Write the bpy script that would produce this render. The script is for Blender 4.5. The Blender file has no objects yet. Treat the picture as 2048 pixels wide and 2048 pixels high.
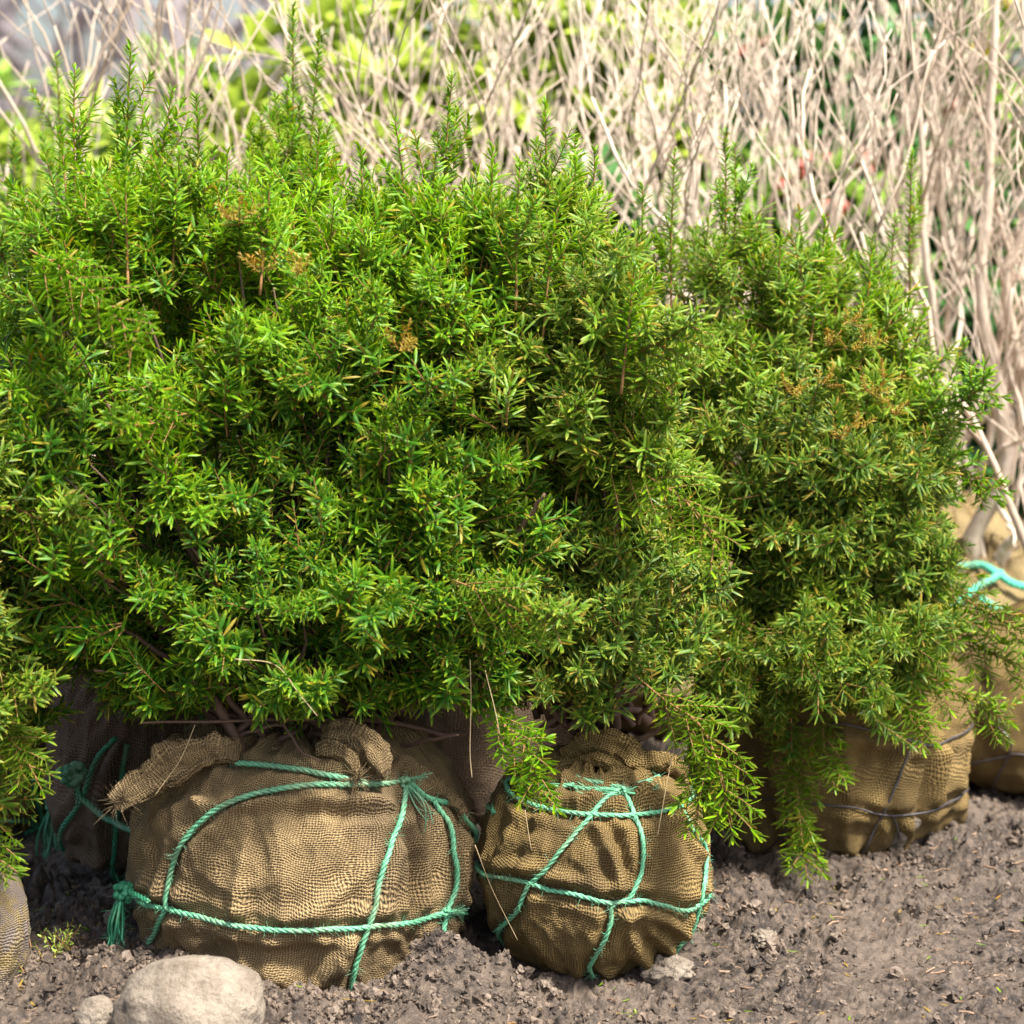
import bpy, math, random
import numpy as np
from mathutils import Vector, Matrix
from mathutils.bvhtree import BVHTree
random.seed(7)
RNG = np.random.default_rng(11)
SC = bpy.context.scene
COL = SC.collection
# ------------------------------------------------------------------ camera
FPX = 4619.0; CAMH = 1.24; PITCH = math.atan(674/4619.0)
cam_d = bpy.data.cameras.new('camera'); cam = bpy.data.objects.new('camera', cam_d); COL.objects.link(cam)
cam.location = (0, 0, CAMH); cam.rotation_euler = (math.pi/2-PITCH, 0, 0)
cam_d.sensor_width = 36; cam_d.lens = 36*FPX/2048; cam_d.clip_end = 3000; cam_d.clip_start = .05
cam_d.dof.use_dof = True; cam_d.dof.focus_distance = 3.62; cam_d.dof.aperture_fstop = 3.6
SC.camera = cam
# ------------------------------------------------------------------ sky and sun
SUN_EL, SUN_AZ = math.radians(60), math.radians(135)   # azimuth measured clockwise from +Y
w = bpy.data.worlds.new('World'); SC.world = w; w.use_nodes = True
nt = w.node_tree; nt.nodes.clear()
sky = nt.nodes.new('ShaderNodeTexSky'); sky.sky_type = 'NISHITA'; sky.sun_disc = False
sky.sun_elevation = SUN_EL; sky.sun_rotation = SUN_AZ; sky.dust_density = 4.0; sky.air_density = 1.0; sky.ozone_density = 1.0
bg = nt.nodes.new('ShaderNodeBackground'); bg.inputs[1].default_value = .12
wo = nt.nodes.new('ShaderNodeOutputWorld')
nt.links.new(sky.outputs[0], bg.inputs[0]); nt.links.new(bg.outputs[0], wo.inputs[0])
ld = bpy.data.lights.new('sun', 'SUN'); lo = bpy.data.objects.new('sun', ld); COL.objects.link(lo)
ld.energy = 4.9; ld.angle = math.radians(7); ld.color = (1, .975, .93)
sd = Vector((math.sin(SUN_AZ)*math.cos(SUN_EL), math.cos(SUN_AZ)*math.cos(SUN_EL), math.sin(SUN_EL)))
lo.rotation_euler = sd.to_track_quat('Z', 'Y').to_euler(); lo.location = (3, -3, 6)
SC.view_settings.view_transform = 'Standard'; SC.view_settings.look = 'None'
SC.view_settings.exposure = 1.3; SC.view_settings.gamma = 1
SC.render.engine = 'CYCLES'
SC.cycles.max_bounces = 7; SC.cycles.diffuse_bounces = 4; SC.cycles.transmission_bounces = 4
SC.cycles.use_denoising = True

# ------------------------------------------------------------------ maths helpers
_ct, _st = math.cos(PITCH), math.sin(PITCH)
def ray(px, py):
    x = (px-1024)/FPX; u = (1024-py)/FPX
    return np.array([x, _ct+u*_st, -_st+u*_ct])
def at(px, py, Y):
    d = ray(px, py); return np.array([0, 0, CAMH]) + d*(Y/d[1])
def ground_at(px, py):
    d = ray(px, py); return np.array([0, 0, CAMH]) + d*(CAMH/-d[2])
_perm = np.random.default_rng(5).permutation(256); _perm = np.concatenate([_perm, _perm, _perm])
_g = np.random.default_rng(6).normal(size=(256, 3)); _g /= np.linalg.norm(_g, axis=1)[:, None]
def noise(P):
    P = np.asarray(P, float); i = np.floor(P).astype(int); f = P-i; i &= 255
    s = f*f*f*(f*(f*6-15)+10); out = 0
    for dx in (0, 1):
        wx = s[..., 0] if dx else 1-s[..., 0]
        for dy in (0, 1):
            wy = s[..., 1] if dy else 1-s[..., 1]
            for dz in (0, 1):
                wz = s[..., 2] if dz else 1-s[..., 2]
                h = _perm[_perm[_perm[(i[..., 0]+dx) & 255]+((i[..., 1]+dy) & 255)]+((i[..., 2]+dz) & 255)]
                g = _g[h]
                out = out+wx*wy*wz*(g[..., 0]*(f[..., 0]-dx)+g[..., 1]*(f[..., 1]-dy)+g[..., 2]*(f[..., 2]-dz))
    return out*1.5
def nrm(v): return v/np.maximum(np.linalg.norm(v, axis=-1, keepdims=True), 1e-9)
def catmull(P, n):
    P = np.asarray(P, float)
    if len(P) < 3: return np.array([P[0]+(P[-1]-P[0])*t for t in np.linspace(0, 1, n)])
    Q = np.vstack([2*P[0]-P[1], P, 2*P[-1]-P[-2]])
    L = np.concatenate([[0], np.cumsum(np.linalg.norm(np.diff(P, axis=0), axis=1))]); out = []
    for s in np.linspace(0, L[-1]*.99999, n):
        k = min(np.searchsorted(L, s, side='right')-1, len(P)-2); t = (s-L[k])/max(L[k+1]-L[k], 1e-9)
        a, b, c, d = Q[k:k+4]
        out.append(.5*((2*b)+(-a+c)*t+(2*a-5*b+4*c-d)*t*t+(-a+3*b-3*c+d)*t**3))
    return np.array(out)

# ------------------------------------------------------------------ mesh helpers
class MB:
    """collects quads from numpy pieces and links them as one mesh"""
    def __init__(s): s.V = []; s.F = []; s.D = []; s.M = []; s.U = []; s.n = 0
    def add(s, V, F, D=None, m=0, U=None):
        V = np.asarray(V, float).reshape(-1, 3)
        s.V.append(V); s.F.append(np.asarray(F, int).reshape(-1, 4)+s.n); s.n += len(V)
        s.D.append(np.zeros((len(V), 4)) if D is None else D)
        s.M.append(np.full(len(s.F[-1]), m)); s.U.append(np.zeros((len(V), 2)) if U is None else U)
    def build(s, name, mats, parent=None, smooth=True):
        V = np.vstack(s.V); F = np.vstack(s.F); D = np.vstack(s.D); M = np.concatenate(s.M); U = np.vstack(s.U)
        me = bpy.data.meshes.new(name)
        me.vertices.add(len(V)); me.loops.add(F.size); me.polygons.add(len(F))
        me.vertices.foreach_set('co', V.astype(np.float32).ravel())
        me.loops.foreach_set('vertex_index', F.astype(np.int32).ravel())
        me.polygons.foreach_set('loop_start', np.arange(0, F.size, 4, dtype=np.int32))
        me.polygons.foreach_set('material_index', M.astype(np.int32))
        me.polygons.foreach_set('use_smooth', np.full(len(F), smooth))
        a = me.attributes.new('leafdata', 'FLOAT_COLOR', 'POINT'); a.data.foreach_set('color', D.astype(np.float32).ravel())
        uv = me.uv_layers.new(name='UVMap'); uv.data.foreach_set('uv', U[F.ravel()].astype(np.float32).ravel())
        me.update(calc_edges=True); me.validate()
        for m in (mats if isinstance(mats, (list, tuple)) else [mats]): me.materials.append(m)
        o = bpy.data.objects.new(name, me); COL.objects.link(o)
        if parent is not None:
            o.parent = parent
            if parent.type == 'EMPTY': 
                o.matrix_parent_inverse = Matrix.Translation(-parent.location)
            else: o.matrix_parent_inverse = Matrix.Identity(4)
        return o
def tag(o, label=None, cat=None, group=None, kind=None):
    if label: o['label'] = label
    if cat: o['category'] = cat
    if group: o['group'] = group
    if kind: o['kind'] = kind
    return o
def thing(name, loc, label, cat, group=None):
    o = bpy.data.objects.new(name, None); o.location = [float(v) for v in loc]; o.empty_display_size = .1
    COL.objects.link(o); return tag(o, label, cat, group)
def tube(mb, P, R, sides=6, D=None, m=0, squash=None, caps=True, uvs=1.0):
    P = np.asarray(P, float); n = len(P)
    R = np.full(n, R) if np.isscalar(R) else np.asarray(R, float)
    if caps:
        T0 = nrm(P[0]-P[1]); T1 = nrm(P[-1]-P[-2])
        P = np.vstack([P[0]+T0*R[0]*.3, P, P[-1]+T1*R[-1]*.3]); R = np.concatenate([[R[0]*.05], R, [R[-1]*.05]]); n += 2
    T = nrm(np.gradient(P, axis=0))
    X = np.zeros_like(P); ref = np.array([0, 0, 1.]) if abs(T[0, 2]) < .9 else np.array([1., 0, 0])
    x = nrm(ref-T[0]*ref.dot(T[0])); 
    for i in range(n):
        x = x-T[i]*x.dot(T[i]); x = x/max(np.linalg.norm(x), 1e-9); X[i] = x
    Yv = np.cross(T, X); a = np.linspace(0, 2*math.pi, sides, endpoint=False)
    sq = (1, 1) if squash is None else squash
    V = P[:, None]+R[:, None, None]*(sq[0]*np.cos(a)[None, :, None]*X[:, None]+sq[1]*np.sin(a)[None, :, None]*Yv[:, None])
    i = np.arange(n-1)[:, None]*sides; j = np.arange(sides)[None]; j2 = (j+1) % sides
    F = np.stack([i+j, i+j2, i+sides+j2, i+sides+j], -1).reshape(-1, 4)
    L = np.concatenate([[0], np.cumsum(np.linalg.norm(np.diff(P, axis=0), axis=1))])
    U = np.stack([np.repeat(L, sides), np.tile(a*R.max()*1.2, n)], -1)*uvs
    mb.add(V.reshape(-1, 3), F, None if D is None else np.tile(D, (n*sides, 1)), m, U)
    return V

# ------------------------------------------------------------------ materials
def mat(name):
    m = bpy.data.materials.new(name); m.use_nodes = True; t = m.node_tree; t.nodes.clear()
    out = t.nodes.new('ShaderNodeOutputMaterial'); p = t.nodes.new('ShaderNodeBsdfPrincipled')
    t.links.new(p.outputs[0], out.inputs[0]); return m, t, p, out
def N(t, ty, **k):
    n = t.nodes.new(ty)
    for a, b in k.items(): setattr(n, a, b)
    return n
def mathn(t, op, a, b=None, c=None):
    n = N(t, 'ShaderNodeMath', operation=op)
    for i, v in enumerate((a, b, c)):
        if v is None: continue
        if isinstance(v, (int, float)): n.inputs[i].default_value = v
        else: t.links.new(v, n.inputs[i])
    return n.outputs[0]
def mix(t, f, a, b, bt='MIX'):
    n = N(t, 'ShaderNodeMix', data_type='RGBA', blend_type=bt)
    for s, v in ((n.inputs[0], f), (n.inputs[6], a), (n.inputs[7], b)):
        if isinstance(v, (int, float)): s.default_value = v
        elif isinstance(v, tuple): s.default_value = (*v, 1)
        else: t.links.new(v, s)
    return n.outputs[2]
def ntex(t, vec, scale, detail=4, rough=.55, dist=0):
    n = N(t, 'ShaderNodeTexNoise'); n.inputs['Scale'].default_value = scale; n.inputs['Detail'].default_value = detail
    n.inputs['Roughness'].default_value = rough; n.inputs['Distortion'].default_value = dist
    if vec is not None: t.links.new(vec, n.inputs['Vector'])
    return n
def ramp(t, f, lo_, hi_):
    n = N(t, 'ShaderNodeMapRange'); n.inputs[1].default_value = lo_; n.inputs[2].default_value = hi_
    t.links.new(f, n.inputs[0]); return n.outputs[0]
def bump(t, h, strength, dist, nrm_=None):
    b = N(t, 'ShaderNodeBump'); b.inputs['Strength'].default_value = strength; b.inputs['Distance'].default_value = dist
    t.links.new(h, b.inputs['Height'])
    if nrm_ is not None: t.links.new(nrm_, b.inputs['Normal'])
    return b.outputs[0]

def leaf_mat(name, dark, light, tip, odd, under, rough=.42, trans=.38, tipamt=1.0):
    """R = position along the leaf, G = random per leaf, B = spray tone, random and rising with height, A = withered share"""
    m, t, p, out = mat(name)
    at_ = N(t, 'ShaderNodeAttribute', attribute_name='leafdata')
    sp = N(t, 'ShaderNodeSeparateColor'); t.links.new(at_.outputs['Color'], sp.inputs[0])
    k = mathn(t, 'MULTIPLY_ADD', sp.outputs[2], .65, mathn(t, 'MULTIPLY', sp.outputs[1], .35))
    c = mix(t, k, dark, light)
    tipf = mathn(t, 'MULTIPLY', mathn(t, 'POWER', sp.outputs[0], 5.0), .8*tipamt)
    c = mix(t, tipf, c, tip)
    c = mix(t, at_.outputs['Alpha'], c, odd)
    yel = ramp(t, sp.outputs[1], .965, .975)
    c = mix(t, mathn(t, 'MULTIPLY', yel, .75), c, odd)
    geo = N(t, 'ShaderNodeNewGeometry')
    c = mix(t, mathn(t, 'MULTIPLY', geo.outputs['Backfacing'], .3), c, under)
    t.links.new(c, p.inputs['Base Color']); p.inputs['Roughness'].default_value = rough
    p.inputs['Specular IOR Level'].default_value = .26
    tr = N(t, 'ShaderNodeBsdfTranslucent'); t.links.new(mix(t, .5, c, mix(t, 1., c, (1., 1., .35), 'MULTIPLY')), tr.inputs[0])
    ms = N(t, 'ShaderNodeMixShader'); ms.inputs[0].default_value = trans
    t.links.new(p.outputs[0], ms.inputs[1]); t.links.new(tr.outputs[0], ms.inputs[2]); t.links.new(ms.outputs[0], out.inputs[0])
    return m
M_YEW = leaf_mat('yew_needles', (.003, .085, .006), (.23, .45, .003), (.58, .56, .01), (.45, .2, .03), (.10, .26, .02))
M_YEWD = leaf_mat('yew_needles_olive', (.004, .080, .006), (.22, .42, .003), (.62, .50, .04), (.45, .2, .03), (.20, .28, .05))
def bark_mat(name, a, b, scale=60, rough=.75):
    m, t, p, out = mat(name)
    tc = N(t, 'ShaderNodeTexCoord'); n1 = ntex(t, tc.outputs['Object'], scale, 5, .65); n2 = ntex(t, tc.outputs['Object'], scale*.15, 3)
    k = mathn(t, 'MULTIPLY_ADD', ramp(t, n1.outputs[0], .3, .7), .6, mathn(t, 'MULTIPLY', ramp(t, n2.outputs[0], .35, .65), .4))
    t.links.new(mix(t, k, a, b), p.inputs['Base Color']); p.inputs['Roughness'].default_value = rough
    t.links.new(bump(t, n1.outputs[0], .6, .002), p.inputs['Normal']); return m
M_STEM = bark_mat('yew_shoot_bark', (.16, .07, .02), (.33, .17, .05), 150)
M_BARK = bark_mat('yew_bark', (.055, .03, .02), (.16, .09, .055), 90)
M_TWIG = bark_mat('pale_twig_bark', (.46, .35, .25), (.76, .63, .49), 45)
M_TWIG2 = bark_mat('tan_twig_bark', (.36, .26, .17), (.62, .49, .37), 45)
M_FAR = bark_mat('grey_tree_bark', (.20, .17, .16), (.36, .31, .31), 3)

def burlap_mat(name, dark, light, stain, pitch=.0050, stain_amt=.5, mud=0.0):
    m, t, p, out = mat(name)
    uv = N(t, 'ShaderNodeUVMap'); tc = N(t, 'ShaderNodeTexCoord')
    wob = ntex(t, tc.outputs['Object'], 7, 3); wob2 = ntex(t, tc.outputs['Object'], 70, 2)
    v1 = N(t, 'ShaderNodeVectorMath', operation='MULTIPLY_ADD'); t.links.new(wob.outputs[1], v1.inputs[0])
    v1.inputs[1].default_value = (.05, .05, 0); t.links.new(uv.outputs[0], v1.inputs[2])
    v2 = N(t, 'ShaderNodeVectorMath', operation='MULTIPLY_ADD'); t.links.new(wob2.outputs[1], v2.inputs[0])
    v2.inputs[1].default_value = (.0018, .0018, 0); t.links.new(v1.outputs[0], v2.inputs[2])
    s = N(t, 'ShaderNodeSeparateXYZ'); t.links.new(v2.outputs[0], s.inputs[0])
    A = mathn(t, 'SINE', mathn(t, 'MULTIPLY', s.outputs[0], math.pi/pitch))
    B = mathn(t, 'SINE', mathn(t, 'MULTIPLY', s.outputs[1], math.pi/(pitch*.9)))
    aA = mathn(t, 'ABSOLUTE', A); aB = mathn(t, 'ABSOLUTE', B); Q = mathn(t, 'MULTIPLY', mathn(t, 'MULTIPLY', A, B), .4)
    H = mathn(t, 'MAXIMUM', mathn(t, 'ADD', aA, Q), mathn(t, 'SUBTRACT', aB, Q))
    loose = ntex(t, tc.outputs['Object'], 9, 2)
    hole = ramp(t, mathn(t, 'SUBTRACT', H, mathn(t, 'MULTIPLY', ramp(t, loose.outputs[0], .35, .7), .3)), .35, .95)
    # individual threads differ in tone
    thr = ntex(t, v2.outputs[0], 1, 2)
    wv = N(t, 'ShaderNodeTexWhiteNoise', noise_dimensions='1D'); t.links.new(mathn(t, 'FLOOR', mathn(t, 'MULTIPLY', s.outputs[0], 1/pitch)), wv.inputs['W'])
    wv2 = N(t, 'ShaderNodeTexWhiteNoise', noise_dimensions='1D'); t.links.new(mathn(t, 'FLOOR', mathn(t, 'MULTIPLY', s.outputs[1], 1/(pitch*.9))), wv2.inputs['W'])
    tw = mathn(t, 'MULTIPLY_ADD', wv.outputs[0], .5, mathn(t, 'MULTIPLY', wv2.outputs[0], .5))
    big = ntex(t, tc.outputs['Object'], 6, 5, .6); fine = ntex(t, tc.outputs['Object'], 500, 3)
    c = mix(t, hole, dark, light)
    c = mix(t, mathn(t, 'MULTIPLY', tw, .35), c, tuple(x*.55 for x in light))
    c = mix(t, mathn(t, 'MULTIPLY', ramp(t, fine.outputs[0], .4, .65), .25), c, tuple(min(1, x*1.5) for x in light))
    c = mix(t, mathn(t, 'MULTIPLY', ramp(t, big.outputs[0], .45, .7), stain_amt), c, stain)
    spk = ntex(t, tc.outputs['Object'], 55, 4, .7)
    c = mix(t, mathn(t, 'MULTIPLY', ramp(t, spk.outputs[0], .62, .72), .6), c, (.06, .045, .035))
    if mud: 
        mn = ntex(t, tc.outputs['Object'], 25, 5, .7); c = mix(t, ramp(t, mn.outputs[0], .5-mud, .6-mud*.5), c, (.22, .175, .14))
    t.links.new(c, p.inputs['Base Color']); p.inputs['Roughness'].default_value = .9; p.inputs['Specular IOR Level'].default_value = .2
    cr = ntex(t, tc.outputs['Object'], 22, 5, .6, .6)
    n1 = bump(t, cr.outputs[0], .35, .008)
    n2 = bump(t, H, 1., .003, n1)
    t.links.new(bump(t, fine.outputs[0], .4, .001, n2), p.inputs['Normal'])
    return m
M_BUR = burlap_mat('burlap', (.034, .024, .014), (.34, .235, .11), (.095, .068, .044), .0042, .6)
M_BUR2 = burlap_mat('burlap_golden', (.036, .024, .010), (.30, .20, .07), (.08, .055, .03), .0042, .6)
M_BUR3 = burlap_mat('burlap_dark_brown', (.035, .023, .014), (.20, .135, .085), (.07, .045, .04))  # darker brown burlap, used on two of the rear balls
M_BUR4 = burlap_mat('burlap_muddy', (.12, .08, .03), (.34, .25, .10), (.2, .15, .09), .004, .5, .1)
M_BUR5 = burlap_mat('burlap_coarse_tan', (.12, .075, .03), (.46, .34, .16), (.2, .14, .07), .0045, .35)
def twine_mat(name, a, b):
    m, t, p, out = mat(name)
    tc = N(t, 'ShaderNodeTexCoord'); n1 = ntex(t, tc.outputs['Object'], 260, 4, .7); n2 = ntex(t, tc.outputs['Object'], 14, 3)
    c = mix(t, ramp(t, n1.outputs[0], .3, .7), a, b); c = mix(t, mathn(t, 'MULTIPLY', ramp(t, n2.outputs[0], .45, .7), .65), c, (.20, .22, .12))
    t.links.new(c, p.inputs['Base Color']); p.inputs['Roughness'].default_value = .55
    t.links.new(bump(t, n1.outputs[0], .6, .001), p.inputs['Normal']); return m
M_TWINE = twine_mat('green_twine', (.035, .24, .11), (.21, .52, .30))
M_TWINED = twine_mat('dark_green_twine', (.01, .12, .055), (.05, .30, .15))
M_TWINEB = twine_mat('bright_green_twine', (.03, .40, .24), (.15, .70, .45))
def plain(name, c, rough=.6, metal=0., c2=None, scale=40):
    m, t, p, out = mat(name)
    tc = N(t, 'ShaderNodeTexCoord'); n = ntex(t, tc.outputs['Object'], scale, 5, .65)
    t.links.new(mix(t, ramp(t, n.outputs[0], .3, .7), c, c2 or tuple(x*.6 for x in c)), p.inputs['Base Color'])
    p.inputs['Roughness'].default_value = rough; p.inputs['Metallic'].default_value = metal
    t.links.new(bump(t, n.outputs[0], .3, .002), p.inputs['Normal']); return m
M_WIRE = plain('galvanised_wire', (.13, .13, .14), .5, .7, (.09, .07, .06))
M_STRAW = plain('dry_straw', (.52, .38, .2), .7)
M_CHIP = plain('wood_chips', (.34, .22, .13), .85, 0, (.12, .075, .05), 120)
M_PINK = plain('pink_blossom', (.75, .34, .33), .6, 0, (.85, .55, .5))
M_RED = plain('red_buds', (.42, .07, .06), .6, 0, (.55, .16, .1))
M_YELL = plain('yellow_blossom', (.85, .62, .03), .6)

def soil_mat():
    m, t, p, out = mat('soil')
    tc = N(t, 'ShaderNodeTexCoord'); o = tc.outputs['Object']
    n1 = ntex(t, o, 4, 5, .6); n2 = ntex(t, o, 60, 6, .7); n3 = ntex(t, o, 350, 4, .7)
    c = mix(t, ramp(t, n2.outputs[0], .40, .62), (.022, .014, .009), (.165, .117, .080))  # hollows of the bump go darker: crevice shade put into the colour
    c = mix(t, mathn(t, 'MULTIPLY', ramp(t, n1.outputs[0], .42, .62), .5), c, (.19, .14, .098))
    c = mix(t, mathn(t, 'MULTIPLY', ramp(t, n3.outputs[0], .55, .7), .5), c, (.035, .025, .02))
    geo = N(t, 'ShaderNodeNewGeometry')
    t.links.new(c, p.inputs['Base Color'])
    t.links.new(mathn(t, 'MULTIPLY_ADD', n2.outputs[0], .4, .38), p.inputs['Roughness'])
    p.inputs['Specular IOR Level'].default_value = .55
    b1 = bump(t, n2.outputs[0], 1., .012); t.links.new(bump(t, n3.outputs[0], 1., .003, b1), p.inputs['Normal'])
    return m
M_SOIL = soil_mat()
M_CRUMB = plain('dry_soil_crumbs', (.20, .145, .10), .7, 0, (.06, .042, .03), 160)
def stone_mat(name, a, b, c3):
    m, t, p, out = mat(name)
    o = N(t, 'ShaderNodeTexCoord').outputs['Object']
    n1 = ntex(t, o, 14, 6, .65); n2 = ntex(t, o, 120, 5, .7); n3 = ntex(t, o, 45, 5, .75)
    c = mix(t, ramp(t, n1.outputs[0], .35, .65), a, b); c = mix(t, mathn(t, 'MULTIPLY', ramp(t, n2.outputs[0], .5, .7), .6), c, c3)
    c = mix(t, mathn(t, 'MULTIPLY', ramp(t, n3.outputs[0], .60, .68), .7), c, (.09, .07, .05))
    t.links.new(c, p.inputs['Base Color']); p.inputs['Roughness'].default_value = .9
    b1 = bump(t, n3.outputs[0], 1., .010); t.links.new(bump(t, n2.outputs[0], 1., .004, b1), p.inputs['Normal']); return m
M_STONE = stone_mat('dusty_stone', (.15, .115, .08), (.32, .262, .195), (.085, .062, .042))
M_STONE2 = stone_mat('pale_stone', (.22, .18, .14), (.36, .31, .25), (.16, .12, .09))

# ------------------------------------------------------------------ the ground
MOUNDS = [(-.118, 3.40, .075, .05, .085), (-.03, 3.38, .09, .05, .045), (-.26, 3.30, .09, .05, .035), (-.62, 3.45, .14, .1, .02), (-.5, 3.28, .3, .06, .015),
          (.80, 4.32, .07, .08, .10), (.72, 4.22, .05, .06, .05), (.30, 3.75, .14, .12, .015), (.9, 4.1, .3, .2, .02), (.02, 3.42, .1, .05, .0)]
def ground_h(x, y, fine=True):
    x = np.asarray(x, float); y = np.asarray(y, float); z0 = np.zeros_like(x)
    P = np.stack([x, y, z0], -1)
    h = noise(P*1.3)*.03+noise(P*4+7)*.014
    tr = 1/(1+np.exp(-((x-.42)*9-(y-3.55)*3.5)))*(1/(1+np.exp((y-4.0)*8)))       # the smoother driven-over strip at the right
    big = sum(a*np.exp(-((x-cx)/sx)**2-((y-cy)/sy)**2) for cx, cy, sx, sy, a in MOUNDS)
    if fine:
        wv = P+np.stack([noise(P*9), noise(P*9+31), z0], -1)*.035
        f = 0
        for fr, am in ((9, .030), (22, .026), (50, .016), (110, .009)):
            f = f+am*(np.abs(noise(wv*fr+fr))*1.6-.35)
        gate = np.clip(noise(P*5+50)*1.6+.85, .4, 1.35)
        h = h+f*gate*(1-.65*tr)+big*(1+.25*noise(wv*12+3))
        h = h+tr*(.006*np.sin((x*.8+y*.6+.05*noise(P*6))*2*math.pi/.045)*np.clip(noise(P*3+9)*2+.5, 0, 1))
    else: h = h+big
    return h
def axis(lo_, hi_, step, far_lo, far_hi, gr=1.18):
    a = list(np.arange(lo_, hi_, step)); s = step
    while a[-1] < far_hi: s *= gr; a.append(a[-1]+s)
    s = step; b = []
    c = lo_
    while c > far_lo: s *= gr; c -= s; b.append(c)
    return np.array(b[::-1]+a)
def build_ground():
    X = axis(-1.05, 1.15, .0031, -700, 700); Y = axis(3.12, 4.75, .0038, -60, 1500)
    gx, gy = np.meshgrid(X, Y); h = ground_h(gx, gy); far = np.clip((np.hypot(gx, gy-4)-2)/10, 0, 1)
    h = h*(1-far)
    V = np.stack([gx, gy, h], -1).reshape(-1, 3); nx = len(X); ny = len(Y)
    i = np.arange(ny-1)[:, None]*nx; j = np.arange(nx-1)[None]
    F = np.stack([i+j, i+j+1, i+nx+j+1, i+nx+j], -1).reshape(-1, 4)
    mb = MB(); mb.add(V, F); o = mb.build('ground', M_SOIL); tag(o, kind='structure', label='broken clods of damp brown soil')
build_ground()

def rock_arrays(seed, nu=14, nv=9, rough=.35, fr=2.2, oct_=3):
    u = np.linspace(0, 2*math.pi, nu, endpoint=False); v = np.linspace(-math.pi/2+.12, math.pi/2-.12, nv)
    U, Vv = np.meshgrid(u, v); P = np.stack([np.cos(Vv)*np.cos(U), np.cos(Vv)*np.sin(U), np.sin(Vv)], -1)
    r = 1+sum(rough*.5**k*noise(P*fr*2**k+seed*3.7) for k in range(oct_))
    P = (P*r[..., None]).reshape(-1, 3)
    i = np.arange(nv-1)[:, None]*nu; j = np.arange(nu)[None]; j2 = (j+1) % nu
    F = np.stack([i+j, i+j2, i+nu+j2, i+nu+j], -1).reshape(-1, 4)
    top = len(P); P = np.vstack([P, P[:nu].mean(0), P[-nu:].mean(0)])
    k = np.arange(0, nu, 2); F = np.vstack([F, np.stack([np.full(len(k), top), (k+2) % nu, (k+1) % nu, k], -1),
                    np.stack([np.full(len(k), top+1), (nv-1)*nu+k, (nv-1)*nu+(k+1) % nu, (nv-1)*nu+(k+2) % nu], -1)])
    return P, F
def rotm(rng):
    q = nrm(rng.normal(size=4)); w_, x, y, z = q
    return np.array([[1-2*(y*y+z*z), 2*(x*y-z*w_), 2*(x*z+y*w_)], [2*(x*y+z*w_), 1-2*(x*x+z*z), 2*(y*z-x*w_)], [2*(x*z-y*w_), 2*(y*z+x*w_), 1-2*(x*x+y*y)]])
def scatter_clods():
    rng = np.random.default_rng(3); vs = [rock_arrays(k, 9, 6, .95, 2.1) for k in range(10)]; mb = MB()
    xs = rng.uniform(-.95, 1.1, 17000); ys = 3.16+1.45*rng.random(17000)**1.25; 
    for cx, cy, sx, sy, a in MOUNDS[:7]:
        xs = np.concatenate([xs, cx+rng.normal(size=420)*sx*.8]); ys = np.concatenate([ys, cy+rng.normal(size=420)*sy*.8])
    zs = ground_h(xs, ys)
    dn = noise(np.stack([xs*5, ys*5, xs*0+2.], -1))
    for x, y, z, dens in zip(xs, ys, zs, dn):
        if dens < -.05 and rng.random() < .55: continue
        if x > .45+(y-3.4)*.4 and y < 3.9 and rng.random() < .6: continue
        q = rng.random(); s = rng.uniform(.0018, .0045) if q < .8 else rng.uniform(.0045, .008) if q < .97 else rng.uniform(.009, .015)
        P, F = vs[rng.integers(10)]
        mb.add((P*np.array([1, rng.uniform(.6, 1), rng.uniform(.45, .9)])*s)@rotm(rng).T+[x, y, z+s*.3], F, None, int(rng.random() < .4+dens*.5))
    tag(mb.build('soil_clods', [M_SOIL, M_CRUMB], smooth=False), 'loose crumbs and clods of soil strewn over the ground', kind='stuff')
    mb = MB()
    for _ in range(900):
        left = rng.random() < .35
        x = rng.uniform(-.9, -.45) if left else rng.uniform(-.4, 1.1); y = rng.uniform(3.2, 4.5)
        z = float(ground_h(x, y))+.003; L = rng.uniform(.005, .026); a = rng.uniform(0, 6.28)
        d = np.array([math.cos(a), math.sin(a), rng.uniform(-.25, .35)]); c = np.array([x, y, z])
        tube(mb, [c-d*L/2, c+rng.normal(size=3)*.0015, c+d*L/2], rng.uniform(.0006, .0028), 4, squash=(1, .45))
    tag(mb.build('wood_chips', M_CHIP, smooth=False), 'brown wood chips and twig bits mixed into the soil', kind='stuff')
scatter_clods()
def stone(label, px, py, wpx, hpx, m, seed, rough=.25, sink=.25, name='stone', Y=None, asp=.8, oct_=4, fr=1.1):
    g = ground_at(px, py) if Y is None else at(px, py, Y)
    k = g[1]/_ct*1.04/FPX
    P, F = rock_arrays(seed, 96, 56, rough, fr, oct_)
    rx = wpx*k/2; rz = hpx*k/2
    P = P*np.array([rx, rx*asp, rz]); mb = MB(); mb.add(P, F)
    o = mb.build(name, m); z = float(ground_h(g[0], g[1]+rx*asp*.5, False))
    o.location = (g[0], g[1]+rx*asp*.6, z+rz*(1-2*sink)); o.rotation_euler = (0, 0, 0)
    return tag(o, label, 'stone')
stone('large rounded dusty tan stone half buried in front of the biggest burlap root ball', 368, 2118, 300, 235, M_STONE, 3, .15, .25, asp=.75, fr=.9)
stone('small grey brown pebble against the left side of the large rounded stone', 192, 2078, 82, 80, M_STONE, 8, .15, .25)
stone('pale jagged stone at the right foot of the golden burlap ball', 1338, 1945, 90, 62, M_STONE, 12, .4, .35, fr=1.6)
stone('grey angular rock on the soil bank right of the wire caged ball', 1790, 1720, 125, 120, M_STONE, 15, .35, .2, fr=1.5)
stone('small pale chip of stone lying on open soil right of the golden burlap ball', 1528, 1893, 48, 34, M_STONE, 21, .4, .3, fr=1.6)

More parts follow.
